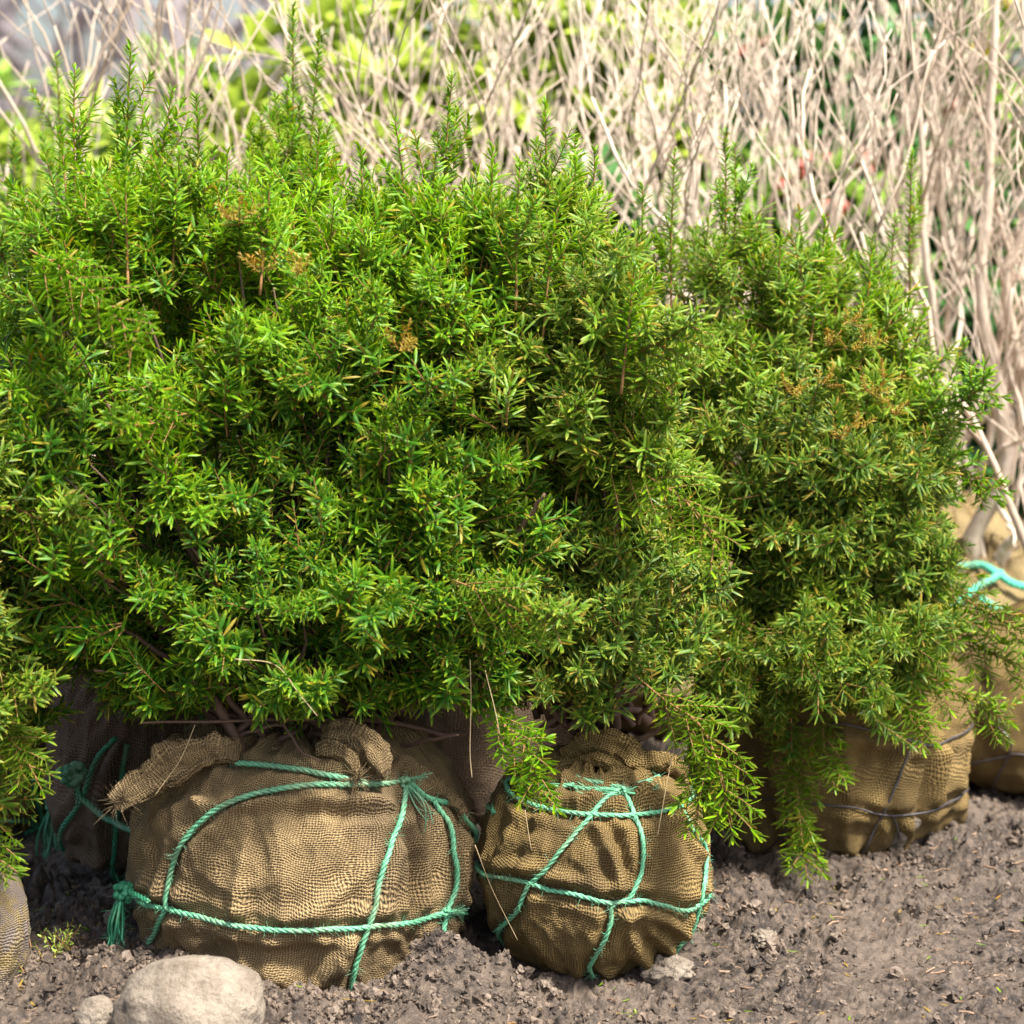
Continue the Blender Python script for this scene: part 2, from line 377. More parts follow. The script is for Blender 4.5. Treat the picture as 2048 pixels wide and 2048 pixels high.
# ------------------------------------------------------------------ burlap root balls
class Ball:
    def __init__(s, c, r, seed, lump=.06, cexp=.72, sexp=.9, cone=.02):
        s.c = np.array(c, float); s.r = r; s.seed = seed; s.lump = lump; s.ce = cexp; s.se = sexp; s.cone = cone
        th = np.linspace(0, 2*math.pi, 121); ps = np.linspace(-1.5, 1.5, 70)
        T, Pp = np.meshgrid(th, ps); V = s.S(T, Pp).reshape(-1, 3); n = 121
        F = [(i*n+j, i*n+j+1, (i+1)*n+j+1, (i+1)*n+j) for i in range(69) for j in range(120)]
        s.bvh = BVHTree.FromPolygons([Vector(v) for v in V], F)
    def S(s, T, Pp):
        cp = np.abs(np.cos(Pp))**s.ce; sp = np.sign(np.sin(Pp))*np.abs(np.sin(Pp))**s.se
        q = np.stack([np.cos(T)*np.cos(Pp), np.sin(T)*np.cos(Pp), np.sin(Pp)], -1)
        k = cp*(1+s.lump*(noise(q*1.7+s.seed)+.5*noise(q*3.7+s.seed)))
        z = s.r[2]*sp
        return s.c+np.stack([s.r[0]*k*np.cos(T), s.r[1]*k*np.sin(T), z], -1)
    def inv(s, p):
        d = (np.asarray(p)-s.c)/s.r
        return math.atan2(d[1], d[0]), math.asin(max(-1, min(1, math.copysign(min(1, abs(d[2]))**(1/s.se), d[2]))))
    def hit(s, px, py):
        d = Vector(ray(px, py)); o = Vector((0, 0, CAMH)); h = s.bvh.ray_cast(o, d.normalized())
        if h[0] is None:
            t = (Vector(s.c)-o).dot(d)/d.dot(d); h = s.bvh.find_nearest(o+d*t)
        return s.inv(h[0])
    def path(s, pts, n=120, ring=False, down=False):
        q = [s.hit(*p) for p in pts]
        q = np.array(q)
        if ring:   # close the loop round the back
            (t0, p0), (t1, p1) = q[0], q[-1]
            a0, a1 = (t0, p0), (t1, p1)
            span = (t0-t1) % (2*math.pi)
            if q[-1, 0] < q[0, 0]: span = span-2*math.pi if False else span
            ext = [(t1+span*k/8, p1+(p0-p1)*k/8) for k in range(1, 9)]
            q = np.vstack([q, ext]); n = int(n*1.8)
        if down:
            t1, p1 = q[-1]; q = np.vstack([q, [(t1+.02, p1-(p1+1.35)*k/3) for k in (1, 2, 3)]])
        q = catmull(q, n); P = s.S(q[:, 0], q[:, 1]); e = nrm((P-s.c)/np.array(s.r)**2)
        return P, e
    def build(s, name, m, parent, ropes, folds, nu=460, nv=250, fold_noise=.007, topfold=.012):
        th = np.linspace(0, 2*math.pi, nu+1); ps = np.linspace(-1.5, 1.56, nv)
        T, Pp = np.meshgrid(th, ps); T2 = np.where(T >= 2*math.pi-1e-6, 0, T)
        V = s.S(T2, Pp); e = nrm((V-s.c)/np.array(s.r)**2)
        q = np.stack([np.cos(T2), np.sin(T2), Pp*.45], -1)
        dsp = fold_noise*(1.2*(1-np.abs(noise(q*3.2+s.seed+4))*2.2)+.5*(1-np.abs(noise(q*7+s.seed))*2)-.9)
        wgt = np.clip((Pp-.55)/.7, 0, 1); qq = np.stack([np.cos(T2)*3.5, np.sin(T2)*3.5, Pp*.5], -1)
        dsp = dsp+wgt*topfold*(1-np.abs(noise(qq*1.3+s.seed))*3)
        dsp = dsp+.0018*noise(V*55)+.0009*noise(V*140)
        flat = V.reshape(-1, 3); dd = dsp.ravel()
        def dist(P): 
            out = np.full(len(flat), 9.); side = np.zeros(len(flat))
            for k in range(0, len(P)):
                d = np.linalg.norm(flat-P[k], axis=1); m_ = d < out; out[m_] = d[m_]
            return out
        for P, e_, h, wd in folds:
            P = P[::2]; d = dist(P); dd = dd+h*np.exp(-(d/wd)**2)-h*.45*np.exp(-((d-wd*2.1)/wd)**2)
        for P in ropes:
            d = dist(P[::2]); wg = np.exp(-(d/.011)**2); dd = dd*(1-wg)-.0055*wg; dd = dd+.006*np.exp(-((d-.022)/.012)**2)
        V = V+dd.reshape(T.shape)[..., None]*e
        V[..., 2] += s.cone*np.exp(-(((V[..., 0]-s.c[0])**2+(V[..., 1]-s.c[1])**2)/.09**2))
        rm = (s.r[0]+s.r[1])/2; U = np.stack([T*rm*np.maximum(np.abs(np.cos(Pp)), .0)**.35, Pp*s.r[2]*1.15], -1)
        U = np.stack([T*rm, Pp*(s.r[2]*.6+rm*.4)], -1)
        a = .12; U = np.stack([U[..., 0]*math.cos(a)-U[..., 1]*math.sin(a), U[..., 0]*math.sin(a)+U[..., 1]*math.cos(a)], -1)
        n = nu+1; i = np.arange(nv-1)[:, None]*n; j = np.arange(nu)[None]
        F = np.stack([i+j, i+j+1, i+n+j+1, i+n+j], -1).reshape(-1, 4)
        mb = MB(); mb.add(V.reshape(-1, 3), F, None, 0, U.reshape(-1, 2))
        return mb.build(name, m, parent)
def fibres(mb, P, n, L, rng, r=.0003, out_=None):
    for _ in range(n):
        k = rng.integers(len(P)); d = nrm(rng.normal(size=3)+(0 if out_ is None else out_[k]*1.2)); l_ = L*rng.uniform(.4, 1.4); b = P[k]+d*.002
        c = nrm(rng.normal(size=3))*l_*.3
        tube(mb, [b, b+d*l_*.5+c*.4, b+d*l_+c], [r, r*.9, r*.6], 3, caps=False)
def rope(P, parent, m, R=.0045, twist=.034, fuzz=110, name='twine', off=None, seed=1):
    rng = np.random.default_rng(seed); mb = MB()
    if off is not None: P = P+off*R*1.0
    L = np.concatenate([[0], np.cumsum(np.linalg.norm(np.diff(P, axis=0), axis=1))])
    n = max(int(L[-1]/.0035), 8); s = np.linspace(0, L[-1], n)
    P = np.stack([np.interp(s, L, P[:, k]) for k in range(3)], -1)
    P = P+np.stack([noise(np.stack([s*30, s*0+k*5+seed, s*0], -1)) for k in range(3)], -1)*.0012
    T = nrm(np.gradient(P, axis=0)); ref = np.array([.1, -1, .2]); X = nrm(ref-T*(T@ref)[:, None]); Yv = np.cross(T, X)
    for k in range(3):
        a = s/twist*2*math.pi+k*2*math.pi/3
        rr = R*(1+.4*noise(np.stack([s*60, s*0+k*9+seed, s*0], -1)))
        Q = P+(np.cos(a)[:, None]*X+np.sin(a)[:, None]*Yv)*(R*.5)
        tube(mb, Q, rr*.56, 6)
    fibres(mb, P, int(fuzz*L[-1]/.3), .011, rng)
    return mb.build(name, m, parent)
def knot(p, parent, m, R=.018, seed=1, tails=((.02, -.01, -.03),), name='knot'):
    rng = np.random.default_rng(seed); mb = MB(); p = np.array(p)
    t = np.linspace(0, 2*math.pi, 60)
    for k in range(3):
        A = rotm(rng); Q = np.stack([np.cos(t), np.sin(t)*.8, .25*np.sin(3*t)], -1)@A.T*R*rng.uniform(.55, .8)+p+rng.normal(size=3)*R*.15
        tube(mb, Q, R*.3*(1+.2*np.sin(t*9)), 6)
    for tl in tails:
        tl = np.array(tl); L = np.linalg.norm(tl)
        for k in range(5):
            mid = p+tl*.5+rng.normal(size=3)*L*.09; tube(mb, catmull([p, mid, p+tl+rng.normal(size=3)*L*.13], 12), np.linspace(R*.17, R*.06, 12), 4)
        fibres(mb, np.array([p+tl*a for a in np.linspace(.3, 1, 8)]), 30, L*.25, rng)
    fibres(mb, np.array([p]), 25, R*1.2, rng)
    return mb.build(name, m, parent)
def cloth_roll(pts, R, parent, m, squash=(1, .55), seed=1, sides=28, name='burlap_fold', n=70, fray=0, ripple=.3):
    rng = np.random.default_rng(seed); P = catmull(pts, n); mb = MB()
    s = np.linspace(0, 1, n); R = np.interp(s, np.linspace(0, 1, len(R)), R)
    V = tube(mb, P, R, sides, squash=squash)
    v = mb.V[0]; U_ = mb.U[0]; nn = noise(v*28+seed)*1.0+noise(v*60+seed)*.5
    cen = np.repeat(np.vstack([P[:1], P, P[-1:]]), sides, 0); dirv = v-cen
    long_ = noise(np.stack([U_[:, 0]*4, np.sin(U_[:, 1]/max(R.max(), 1e-6)*.83)*2.2, np.cos(U_[:, 1]/max(R.max(), 1e-6)*.83)*2.2+seed], -1))
    mb.V[0] = v+dirv*(nn*ripple*1.0+long_*.55)[:, None]+noise(v*90)[:, None]*.0025+nrm(dirv*[0, 1, 0]+[0, -1e-6, 0])*0+np.array([0, 1, 0])*(noise(cen*30+dirv*45+seed)*R.max()*.35)[:, None]
    if fray: fibres(mb, P[-6:], fray, .03, rng, .0006, None)
    return mb.build(name, m, parent)
def z1(x, y): return (x*.53, 1400+y*.53)
def z2(x, y): return (900+x*.5942, 1400+y*.5942)
def z8(x, y): return (x*.3873, 1300+y*.3873)

# ------------------------------------------------------------------ foliage
def needles(b, d, s, L, wd, curve, g):
    """(n,3) bases, directions, side vectors -> ribbons of three quads"""
    n = len(b); nn = np.cross(s, d)
    t = np.array([0, .28, .76, 1.]); hw = np.array([.35, 1., .9, .12])
    P = b[:, None]+d[:, None]*(L[:, None]*t)[..., None]+nn[:, None]*(curve[:, None]*L[:, None]*t*t)[..., None]
    o = s[:, None]*(wd[:, None]*.5*hw)[..., None]; q = nn[:, None]*(wd[:, None]*.22*hw)[..., None]
    V = np.stack([P-o, P-q, P+o], 2).reshape(n, 12, 3)
    D = np.zeros((n, 12, 4)); D[..., 0] = np.repeat(t, 3)[None]; D[..., 1] = g[:, None]
    f = np.array([[r*3+c, r*3+c+1, r*3+c+4, r*3+c+3] for r in range(3) for c in range(2)]); F = (np.arange(n)[:, None, None]*12+f[None]).reshape(-1, 4)
    return V.reshape(-1, 3), F, D.reshape(-1, 4)
def shoot(mb, base, d, L, rng, nlen=.034, sp=.0032, flat=.0, bend=None, wd=.0046, stem=.0012, lushtip=True, start=.08, wither=0., open_=0.):
    d = nrm(d); bend = np.zeros(3) if bend is None else bend
    n = max(int(L/sp), 6); s = np.linspace(start, 1, n)
    ctr = lambda u: base+d*L*u[:, None]+bend*(u**2)[:, None]*L
    B = ctr(s); T = nrm(d+2*bend*s[:, None])
    ref = np.array([0, 0, 1.]) if abs(d[2]) < .8 else np.array([0, 1., 0])
    X = nrm(np.cross(T, ref)); Z = np.cross(X, T)
    ph = np.arange(n)*2.39996+rng.normal(size=n)*.35+rng.uniform(0, 6)
    cx, cz = np.cos(ph), np.sin(ph)*(1-flat)
    R = nrm(X*cx[:, None]+Z*cz[:, None])
    al = np.radians(np.interp(s, [0, .75, 1], [68, 58, 22+30*open_])+rng.normal(size=n)*9)
    dd = nrm(T*np.cos(al)[:, None]+R*np.sin(al)[:, None])
    sd_ = nrm(np.cross(T, R)+rng.normal(size=(n, 3))*.3); sd_ = nrm(sd_-dd*(sd_*dd).sum(1)[:, None])
    LL = nlen*np.interp(s, [0, .2, .8, 1], [.7, 1, .95, .55])*rng.uniform(.75, 1.12, n)
    keep = rng.random(n) > .04
    V, F, D = needles(B[keep], dd[keep], sd_[keep], LL[keep], wd*rng.uniform(.8, 1.1, keep.sum()), rng.uniform(-.05, .25, keep.sum()), rng.random(keep.sum()))
    D[:, 3] = wither
    mb.add(V, F, D, 0)
    u = np.linspace(0, 1, 5); tube(mb, ctr(u), np.linspace(stem*1.1, stem*.5, 5), 4, m=1, caps=False)
def spray(rng, kind, nlen=.034, wither=0., flat=.25):
    mb = MB(); up = np.array([0, 0, 1.]); o = np.zeros(3)
    if kind == 'spray':
        L = rng.uniform(.085, .135); b = np.array([rng.normal()*.12, rng.normal()*.12, 0])
        shoot(mb, o, up, L, rng, nlen, bend=b, flat=flat, wither=wither, start=.15)
        for k in range(rng.integers(3, 6)):
            u = rng.uniform(.12, .75); a = (k % 2)*math.pi+rng.normal()*.6
            r = np.array([math.cos(a), math.sin(a), 0]); p = up*L*u+b*u*u*L
            shoot(mb, p, up*.75+r*rng.uniform(.5, 1.0), rng.uniform(.035, .075)*(1.1-.4*u), rng, nlen*.95, bend=up*.12, flat=flat, wither=wither)
    elif kind == 'tuft':
        for k in range(rng.integers(4, 7)):
            r = rng.normal(size=3)*.55; r[2] = 1; shoot(mb, o+r*[.01, .01, 0], r, rng.uniform(.04, .08), rng, nlen, bend=rng.normal(size=3)*.08, flat=flat*.5, wither=wither)
    elif kind == 'leader':
        L = rng.uniform(.17, .24); b = np.array([rng.normal()*.08, rng.normal()*.08, 0])
        shoot(mb, o, up, L, rng, nlen*.9, sp=.0024, bend=b, wither=wither, stem=.0017)
        for k in range(rng.integers(2, 5)):
            u = rng.uniform(.05, .45); a = rng.uniform(0, 6.28); r = np.array([math.cos(a), math.sin(a), 0])
            shoot(mb, up*L*u+b*u*u*L, up+r*.6, rng.uniform(.06, .11), rng, nlen*.9, bend=up*.1, wither=wither)
    V = np.vstack(mb.V); F = np.vstack(mb.F); D = np.vstack(mb.D); M = np.concatenate(mb.M)
    return V, F, D, M
_r = np.random.default_rng(77)
SPR = {k: [spray(_r, k) for _ in range(n)] for k, n in (('spray', 12), ('tuft', 10), ('leader', 6))}
WITH = [spray(_r, 'tuft', .019, .85) for _ in range(3)]
def frames(d, roll):
    d = nrm(d); ref = np.array([0, 0, 1.]) if abs(d[2]) < .95 else np.array([1., 0, 0])
    x = nrm(np.cross(ref, d)); y = np.cross(d, x); c, s = math.cos(roll), math.sin(roll)
    return np.stack([x*c+y*s, -x*s+y*c, d], 1)
def put(mb, var, p, d, sc, rng, roll=None, wither=0.):
    V, F, D, M = var; A = frames(d, rng.uniform(0, 6.28) if roll is None else roll)
    D = D.copy(); D[:, 2] = np.clip(rng.normal(.17, .18)+.6*float(noise(np.asarray(p, float)*5))+1.25*(p[2]-.78), 0, 1); D[:, 3] = np.maximum(D[:, 3], wither)  # spray tone: random, shifting to the lighter yellow green with height
    mb.V.append((V*sc)@A.T+p); mb.F.append(F+mb.n); mb.n += len(V); mb.D.append(D); mb.M.append(M); mb.U.append(np.zeros((len(V), 2)))
def yew_crown(c, r, base, count, rng, seed, expo=2.6, upw=.55, front=.64, mixk=(.62, .38), zmin=-9, lumps=.22, gap=-.12, droop=None):
    mb = MB(); tips = []; c = np.array(c); r = np.array(r); done = 0
    while done < count:
        u = nrm(rng.normal(size=3))
        if (u[1] > 0) == (rng.random() < front): u[1] *= -1
        k = (np.abs(u)**expo).sum()**(-1/expo)
        rho = 1-.5*rng.random()**1.7
        s = 1+lumps*noise(u*2.3+seed)+lumps*.6*noise(u*5+seed)
        p = c+u*k*r*rho*s
        if p[2] < zmin: continue
        if rho > .72 and noise(p*6.5+seed) < gap: continue
        d = nrm(p-base)*.75+np.array([0, 0, upw])+rng.normal(size=3)*.28
        if u[1] < 0: d[1] -= .30
        if droop is not None: d = droop(p, d)
        kind = 'spray' if rng.random() < mixk[0] else 'tuft'
        sc = rng.uniform(.72, 1.2)
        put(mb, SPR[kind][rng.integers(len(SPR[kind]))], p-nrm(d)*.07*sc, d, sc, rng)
        tips.append((p-nrm(d)*.06, nrm(d))); done += 1
    return mb, tips
def branches(base, tips, rng, n, r0=.007, spread=.035, extra=()):
    mb = MB(); idx = rng.choice(len(tips), min(n, len(tips)), replace=False)
    for i in idx:
        p, d = tips[i]; b = base+np.array([rng.normal()*spread, rng.normal()*spread, 0]); L = np.linalg.norm(p-b)
        side = (p-b)*[1, 1, .15]
        q = [b, b+side*.25+np.array([0, 0, .22*(p[2]-b[2])])+rng.normal(size=3)*.015, b+(p-b)*.62+side*.08+rng.normal(size=3)*.02, p]
        n_ = 12; P = catmull(q, n_); P[1:-1] += rng.normal(size=(n_-2, 3))*.003
        tube(mb, P, np.linspace(r0*rng.uniform(.6, 1.15), .0013, n_), 6)
    for e in extra: tube(mb, catmull(e[0], 16)+rng.normal(size=(16, 3))*.0015, np.linspace(e[1], e[1]*.35, 16), 6)
    return mb
def leaders(root, lst, rng, m):
    for tip, Y, hpx, lean in lst:
        p = at(tip[0], tip[1], Y); L = hpx/FPX*Y*1.03
        d = nrm(np.array([lean, rng.normal()*.06, 1])); mb = MB()
        b0 = p-d*(L+.07); Lt = L+.07; bd = np.array([rng.normal()*.05, rng.normal()*.05, 0])
        shoot(mb, b0, nrm(d-bd), Lt, rng, .027, sp=.0019, bend=bd, stem=.0019, start=.02, wd=.0040, open_=.7)
        for k in range(rng.integers(2, 5)):
            u = rng.uniform(.1, .5); a = rng.uniform(0, 6.28)
            shoot(mb, b0+d*Lt*u, d+np.array([math.cos(a), math.sin(a), 0])*.55, rng.uniform(.05, .10), rng, .026, bend=np.array([0, 0, .12]), sp=.0019, wd=.0040)
        tube(mb, [b0-d*.03, b0], [.0025, .002], 5, m=1)
        kk = np.clip(rng.normal(.65, .15), 0, 1)
        for D in mb.D: D[:, 2] = kk
        mb.build('leader_shoot', [m, M_STEM], root)
def hanging(root, pts, Y, rng, m, name='drooping_branch', side=(.055, .09), nlen=.029, every=.016, wither=0., r0=.0017):
    """a long arching branch with flat comb-like side shoots"""
    Y = np.interp(np.linspace(0, 1, len(pts)), [0, 1], Y); P = catmull([at(p[0], p[1], y) for p, y in zip(pts, Y)], 40); mb = MB()
    fl = .3 if name == 'arching_branch' else .7
    L = np.concatenate([[0], np.cumsum(np.linalg.norm(np.diff(P, axis=0), axis=1))]); tot = L[-1]
    tube(mb, P, np.linspace(r0, .0009, 40), 5, m=1); s = tot*.12; k = 0
    ev = lambda s_: np.array([np.interp(s_, L, P[:, a]) for a in range(3)])
    while s < tot-.01:
        p = ev(s); T = nrm(ev(min(s+.01, tot))-ev(s-.01)); view = nrm(p-np.array([0, 0, CAMH]))
        X = nrm(np.cross(T, view))*(1 if k % 2 else -1); taper = 1-.55*s/tot
        shoot(mb, p, T*.9+X*rng.uniform(.5, .9)+rng.normal(size=3)*.15, rng.uniform(*side)*taper+.015, rng, nlen, flat=fl, bend=T*.1+np.array([0, 0, -.08]), sp=.0024, wither=wither)
        s += every*rng.uniform(.7, 1.3); k += 1
    for k in range(4, 34, 5): shoot(mb, P[k], P[k+5]-P[k], np.linalg.norm(P[k+5]-P[k]), rng, nlen, flat=fl, sp=.0022, wither=wither, start=0.)
    T = nrm(P[-1]-P[-5]); shoot(mb, P[-14], T, np.linalg.norm(P[-1]-P[-14])+.02, rng, nlen, flat=.6, sp=.0028, wither=wither)
    D = mb.D; q = rng.uniform(.35, .8)
    for d in D: d[:, 2] = q
    return mb.build(name, [m, M_STEM], root)

# ---------------- yew A: the biggest, front left
rng = np.random.default_rng(101)
cA = at(612, 1700, 3.66); bA = Ball((cA[0], 3.63, .148), (.268, .255, .215), 1.3, cexp=.42, sexp=.85, cone=.0)
yA = thing('yew_shrub', (cA[0], 3.67, 0), 'largest bushy yew, on the biggest burlap ball, with the rounded stone in front', 'shrub', 'yew shrubs with burlap root balls')
def yew_ball(ball, root, m, mt, ropes, folds, R=.0045, label=None, fuzz=110, **kw):
    RP = [ball.path(p, **k) for p, k in ropes]
    FP = [(*ball.path(p, 60), h, wd) for p, h, wd in folds]
    rb = ball.build('root_ball', m, root, [q[0] for q in RP], FP, **kw)
    if label: rb['label'] = label
    for i, (P, e) in enumerate(RP): rope(P, rb, mt, R, off=e, seed=i+3, fuzz=fuzz)
    return rb
ropesA = [([z1(*p) for p in ((530, 1060), (545, 990), (575, 900), (625, 800), (635, 740), (660, 620), (720, 510), (800, 430), (900, 380), (1030, 345), (1180, 325), (1340, 325), (1450, 322), (1530, 305))], {}),
          ([z1(*p) for p in ((1530, 305), (1520, 400), (1480, 520), (1440, 640), (1415, 760), (1380, 870), (1350, 960), (1325, 1060))], {'down': True}),
          ([z1(*p) for p in ((1530, 305), (1600, 370), (1700, 400), (1760, 470), (1790, 560), (1800, 680))], {}),
          ([z1(*p) for p in ((520, 735), (620, 780), (720, 805), (860, 840), (1000, 860), (1200, 862), (1400, 850), (1550, 835), (1680, 800), (1790, 795))], {'ring': True, 'n': 200}),
          ([z1(*p) for p in ((870, 243), (1000, 252), (1150, 272), (1290, 300), (1400, 322))], {}),
          ([z1(*p) for p in ((1630, 385), (1690, 480), (1705, 580), (1712, 700), (1680, 800), (1665, 900), (1670, 1000))], {})]
foldsA = [([z1(*p) for p in ((760, 400), (900, 400), (1100, 385), (1300, 395), (1500, 400))], .008, .010),
          ([z1(*p) for p in ((900, 430), (1100, 410), (1300, 425), (1480, 430))], -.006, .008),
          ([z1(*p) for p in ((1540, 440), (1600, 560), (1620, 700), (1600, 850), (1590, 980))], .010, .012),
          ([z1(*p) for p in ((1520, 500), (1570, 640), (1570, 800))], -.008, .009),
          ([z1(*p) for p in ((1400, 640), (1300, 720), (1150, 810), (1080, 850))], .007, .012),
          ([z1(*p) for p in ((1330, 900), (1280, 980), (1200, 1080))], .008, .012),
          ([z1(*p) for p in ((1560, 1000), (1500, 900), (1480, 840))], .007, .01),
          ([z1(*p) for p in ((560, 500), (540, 640), (530, 760), (540, 900))], .008, .012),
          ([z1(*p) for p in ((1600, 380), (1700, 480), (1740, 650), (1750, 850))], .008, .014),
          ([z1(*p) for p in ((560, 560), (600, 460), (700, 400), (760, 395))], .009, .012),
          ([z1(*p) for p in ((700, 1000), (900, 960), (1100, 970), (1250, 940))], -.006, .015)]
rbA = yew_ball(bA, yA, M_BUR, M_TWINE, ropesA, foldsA, fold_noise=.010)
kp = lambda b, p, o=.01: b.S(*[np.array(v) for v in b.hit(*p)])+np.array([0, -o, 0])
knot(kp(bA, z1(1530, 303), .012), rbA, M_TWINE, .012, 4, ((.04, -.02, -.055), (.03, -.02, .012)))
knot(at(*z1(462, 715), 3.52), rbA, M_TWINED, .019, 5, ((-.01, -.01, -.1), (-.012, -.01, -.09)))
rope(np.array([at(*z1(462, 715), 3.52), at(*z1(500, 728), 3.50), at(*z1(560, 760), 3.45)]), rbA, M_TWINED, seed=31)
knot(kp(bA, z1(1683, 797), .008), rbA, M_TWINE, .009, 6, ((.03, -.01, .008),))
zz = lambda pts, Y: [at(*z1(x, y), Yk) for (x, y), Yk in zip(pts, np.linspace(Y[0], Y[1], len(pts)))]
cloth_roll(zz(((900, 185), (780, 190), (650, 235), (560, 300), (490, 350), (440, 395)), (3.46, 3.41)), (.016, .026, .028, .026, .022, .016), rbA, M_BUR, (1, .12), 2, fray=60, ripple=.5)
cloth_roll(zz(((860, 215), (1000, 205), (1130, 230), (1240, 250), (1380, 285)), (3.52, 3.46)), (.008, .012, .014, .014, .01), rbA, M_BUR, (1, .5), 3)
cloth_roll(zz(((1230, 130), (1290, 135), (1370, 175), (1430, 230), (1450, 280)), (3.50, 3.42)), (.018, .026, .028, .024, .012), rbA, M_BUR, (1, .6), 4, ripple=.4)
cloth_roll(zz(((1200, 200), (1270, 190), (1330, 230), (1350, 300)), (3.47, 3.41)), (.012, .014, .012, .006), rbA, M_BUR, (1, .5), 6, fray=70, ripple=.35)
cloth_roll(zz(((1450, 250), (1530, 255), (1600, 290), (1680, 350), (1750, 420)), (3.50, 3.55)), (.012, .016, .015, .013, .008), rbA, M_BUR, (1, .5), 5, fray=10)
cloth_roll(zz(((640, 205), (800, 170), (1000, 190), (1200, 170), (1400, 190), (1600, 250)), (3.62, 3.62)), (.02, .032, .028, .032, .03, .015), rbA, M_BUR, (1, .7), 9, n=100)
base = np.array([cA[0]+.01, 3.67, .36])
cc = at(520, 885, 3.66); mbA, tips = yew_crown((cc[0], 3.66, cc[2]), (.37, .35, .365), base, 900, rng, 3.1, expo=3.4)
# lower right shoulder
mb2, t2 = yew_crown(at(860, 1120, 3.52), (.17, .16, .22), base, 170, rng, 8.1); 
mb4, t4 = yew_crown(at(500, 1275, 3.60), (.33, .2, .085), base, 130, rng, 9.1, upw=.1)
mb5, t5 = yew_crown(at(250, 455, 3.6), (.19, .2, .09), base, 110, rng, 10.1, upw=.9)
mb6, t6 = yew_crown(at(840, 570, 3.66), (.18, .2, .15), base, 170, rng, 11.1, upw=.7)
for q in (mb2, mb4, mb5, mb6):
    for a in ('V', 'D', 'M', 'U'): getattr(mbA, a).extend(getattr(q, a))
    mbA.F.extend([f+mbA.n for f in q.F]); mbA.n += q.n
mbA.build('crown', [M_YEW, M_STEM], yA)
def px(pts, Y): return [at(x, y, k) for (x, y), k in zip(pts, np.linspace(Y[0], Y[1], len(pts)))]
ex = [(px(((930, 1470), (700, 1440), (480, 1440), (280, 1445)), (3.6, 3.42)), .005), (px(((620, 1480), (430, 1420), (300, 1370), (190, 1340)), (3.6, 3.42)), .006),
      (px(((500, 1480), (380, 1400), (270, 1350), (215, 1290)), (3.6, 3.45)), .006), (px(((560, 1500), (500, 1420), (470, 1330), (440, 1230)), (3.6, 3.4)), .007),
      (px(((640, 1490), (640, 1400), (630, 1300), (600, 1180)), (3.6, 3.42)), .009), (px(((720, 1490), (800, 1420), (880, 1380), (900, 1330)), (3.6, 3.42)), .009),
      (px(((700, 1490), (740, 1380), (790, 1300), (820, 1200)), (3.6, 3.42)), .008), (px(((780, 1500), (860, 1480), (920, 1470)), (3.55, 3.38)), .004),
      (px(((450, 1480), (560, 1450), (600, 1500), (640, 1520)), (3.5, 3.42)), .004)]
branches(base, tips, rng, 150, .009, .06, ex).build('trunk', M_BARK, yA)
leaders(yA, [((150, 140), 3.62, 150, .02), ((262, 92), 3.66, 190, .08), ((345, 175), 3.6, 150, .2), ((392, 190), 3.72, 210, .02), ((232, 190), 3.7, 150, -.05),
             ((118, 260), 3.5, 160, -.05), ((455, 300), 3.5, 120, .02), ((540, 350), 3.42, 100, .1), ((360, 300), 3.45, 120, .1), ((640, 245), 3.7, 150, .1), ((250, 330), 3.4, 110, 0), ((720, 290), 3.6, 130, -.1), ((790, 240), 3.62, 150, -.1)], rng, M_YEW)
for p in ((470, 440, 3.32), (528, 545, 3.30), (600, 545, 3.30), (800, 700, 3.29)):
    mb = MB(); put(mb, WITH[rng.integers(3)], at(*p), np.array([.1, -.4, 1]), .55, rng); o = mb.build('withered_tip', [M_YEW, M_STEM], yA); o['label'] = 'rusty tan withered shoot tip'
hanging(yA, ((60, 500), (130, 540), (210, 610), (280, 690)), (3.4, 3.22), rng, M_YEW, 'arching_branch')
hanging(yA, ((420, 820), (360, 830), (290, 850), (225, 850)), (3.4, 3.22), rng, M_YEW, 'arching_branch', (.03, .05))
hanging(yA, ((880, 1150), (980, 1190), (1060, 1230), (1130, 1240)), (3.4, 3.25), rng, M_YEWD, 'arching_branch', (.05, .08))

# ---------------- yew B: middle, golden ball
rng = np.random.default_rng(202)
cB = at(1183, 1700, 3.67); bB = Ball((cB[0]+.004, 3.62, .140), (.184, .185, .172), 5.7, lump=.04, cexp=.66, cone=.0)
yB = thing('yew_shrub', (cB[0], 3.69, 0), 'yew in the middle on the smaller golden brown burlap ball tied with green twine', 'shrub', 'yew shrubs with burlap root balls')
ropesB = [([z2(*p) for p in ((425, 265), (500, 283), (590, 300), (640, 285), (700, 262))], {}),
          ([z2(*p) for p in ((420, 300), (500, 304), (585, 310))], {}),
          ([z2(*p) for p in ((575, 305), (525, 335), (450, 420), (390, 490), (325, 570), (260, 640), (220, 720), (150, 815))], {'down': True}),
          ([z2(*p) for p in ((582, 310), (620, 390), (645, 470), (645, 560), (625, 620), (600, 665), (545, 690), (540, 750), (510, 820), (470, 890))], {'down': True}),
          ([z2(*p) for p in ((130, 590), (230, 605), (330, 635), (450, 660), (540, 680), (640, 672), (720, 690), (800, 705))], {'ring': True, 'n': 160}),
          ([z2(*p) for p in ((780, 380), (815, 450), (850, 490), (855, 560), (845, 640))], {'down': True}),
          ([z2(*p) for p in ((60, 335), (120, 312), (200, 305), (420, 290))], {})]
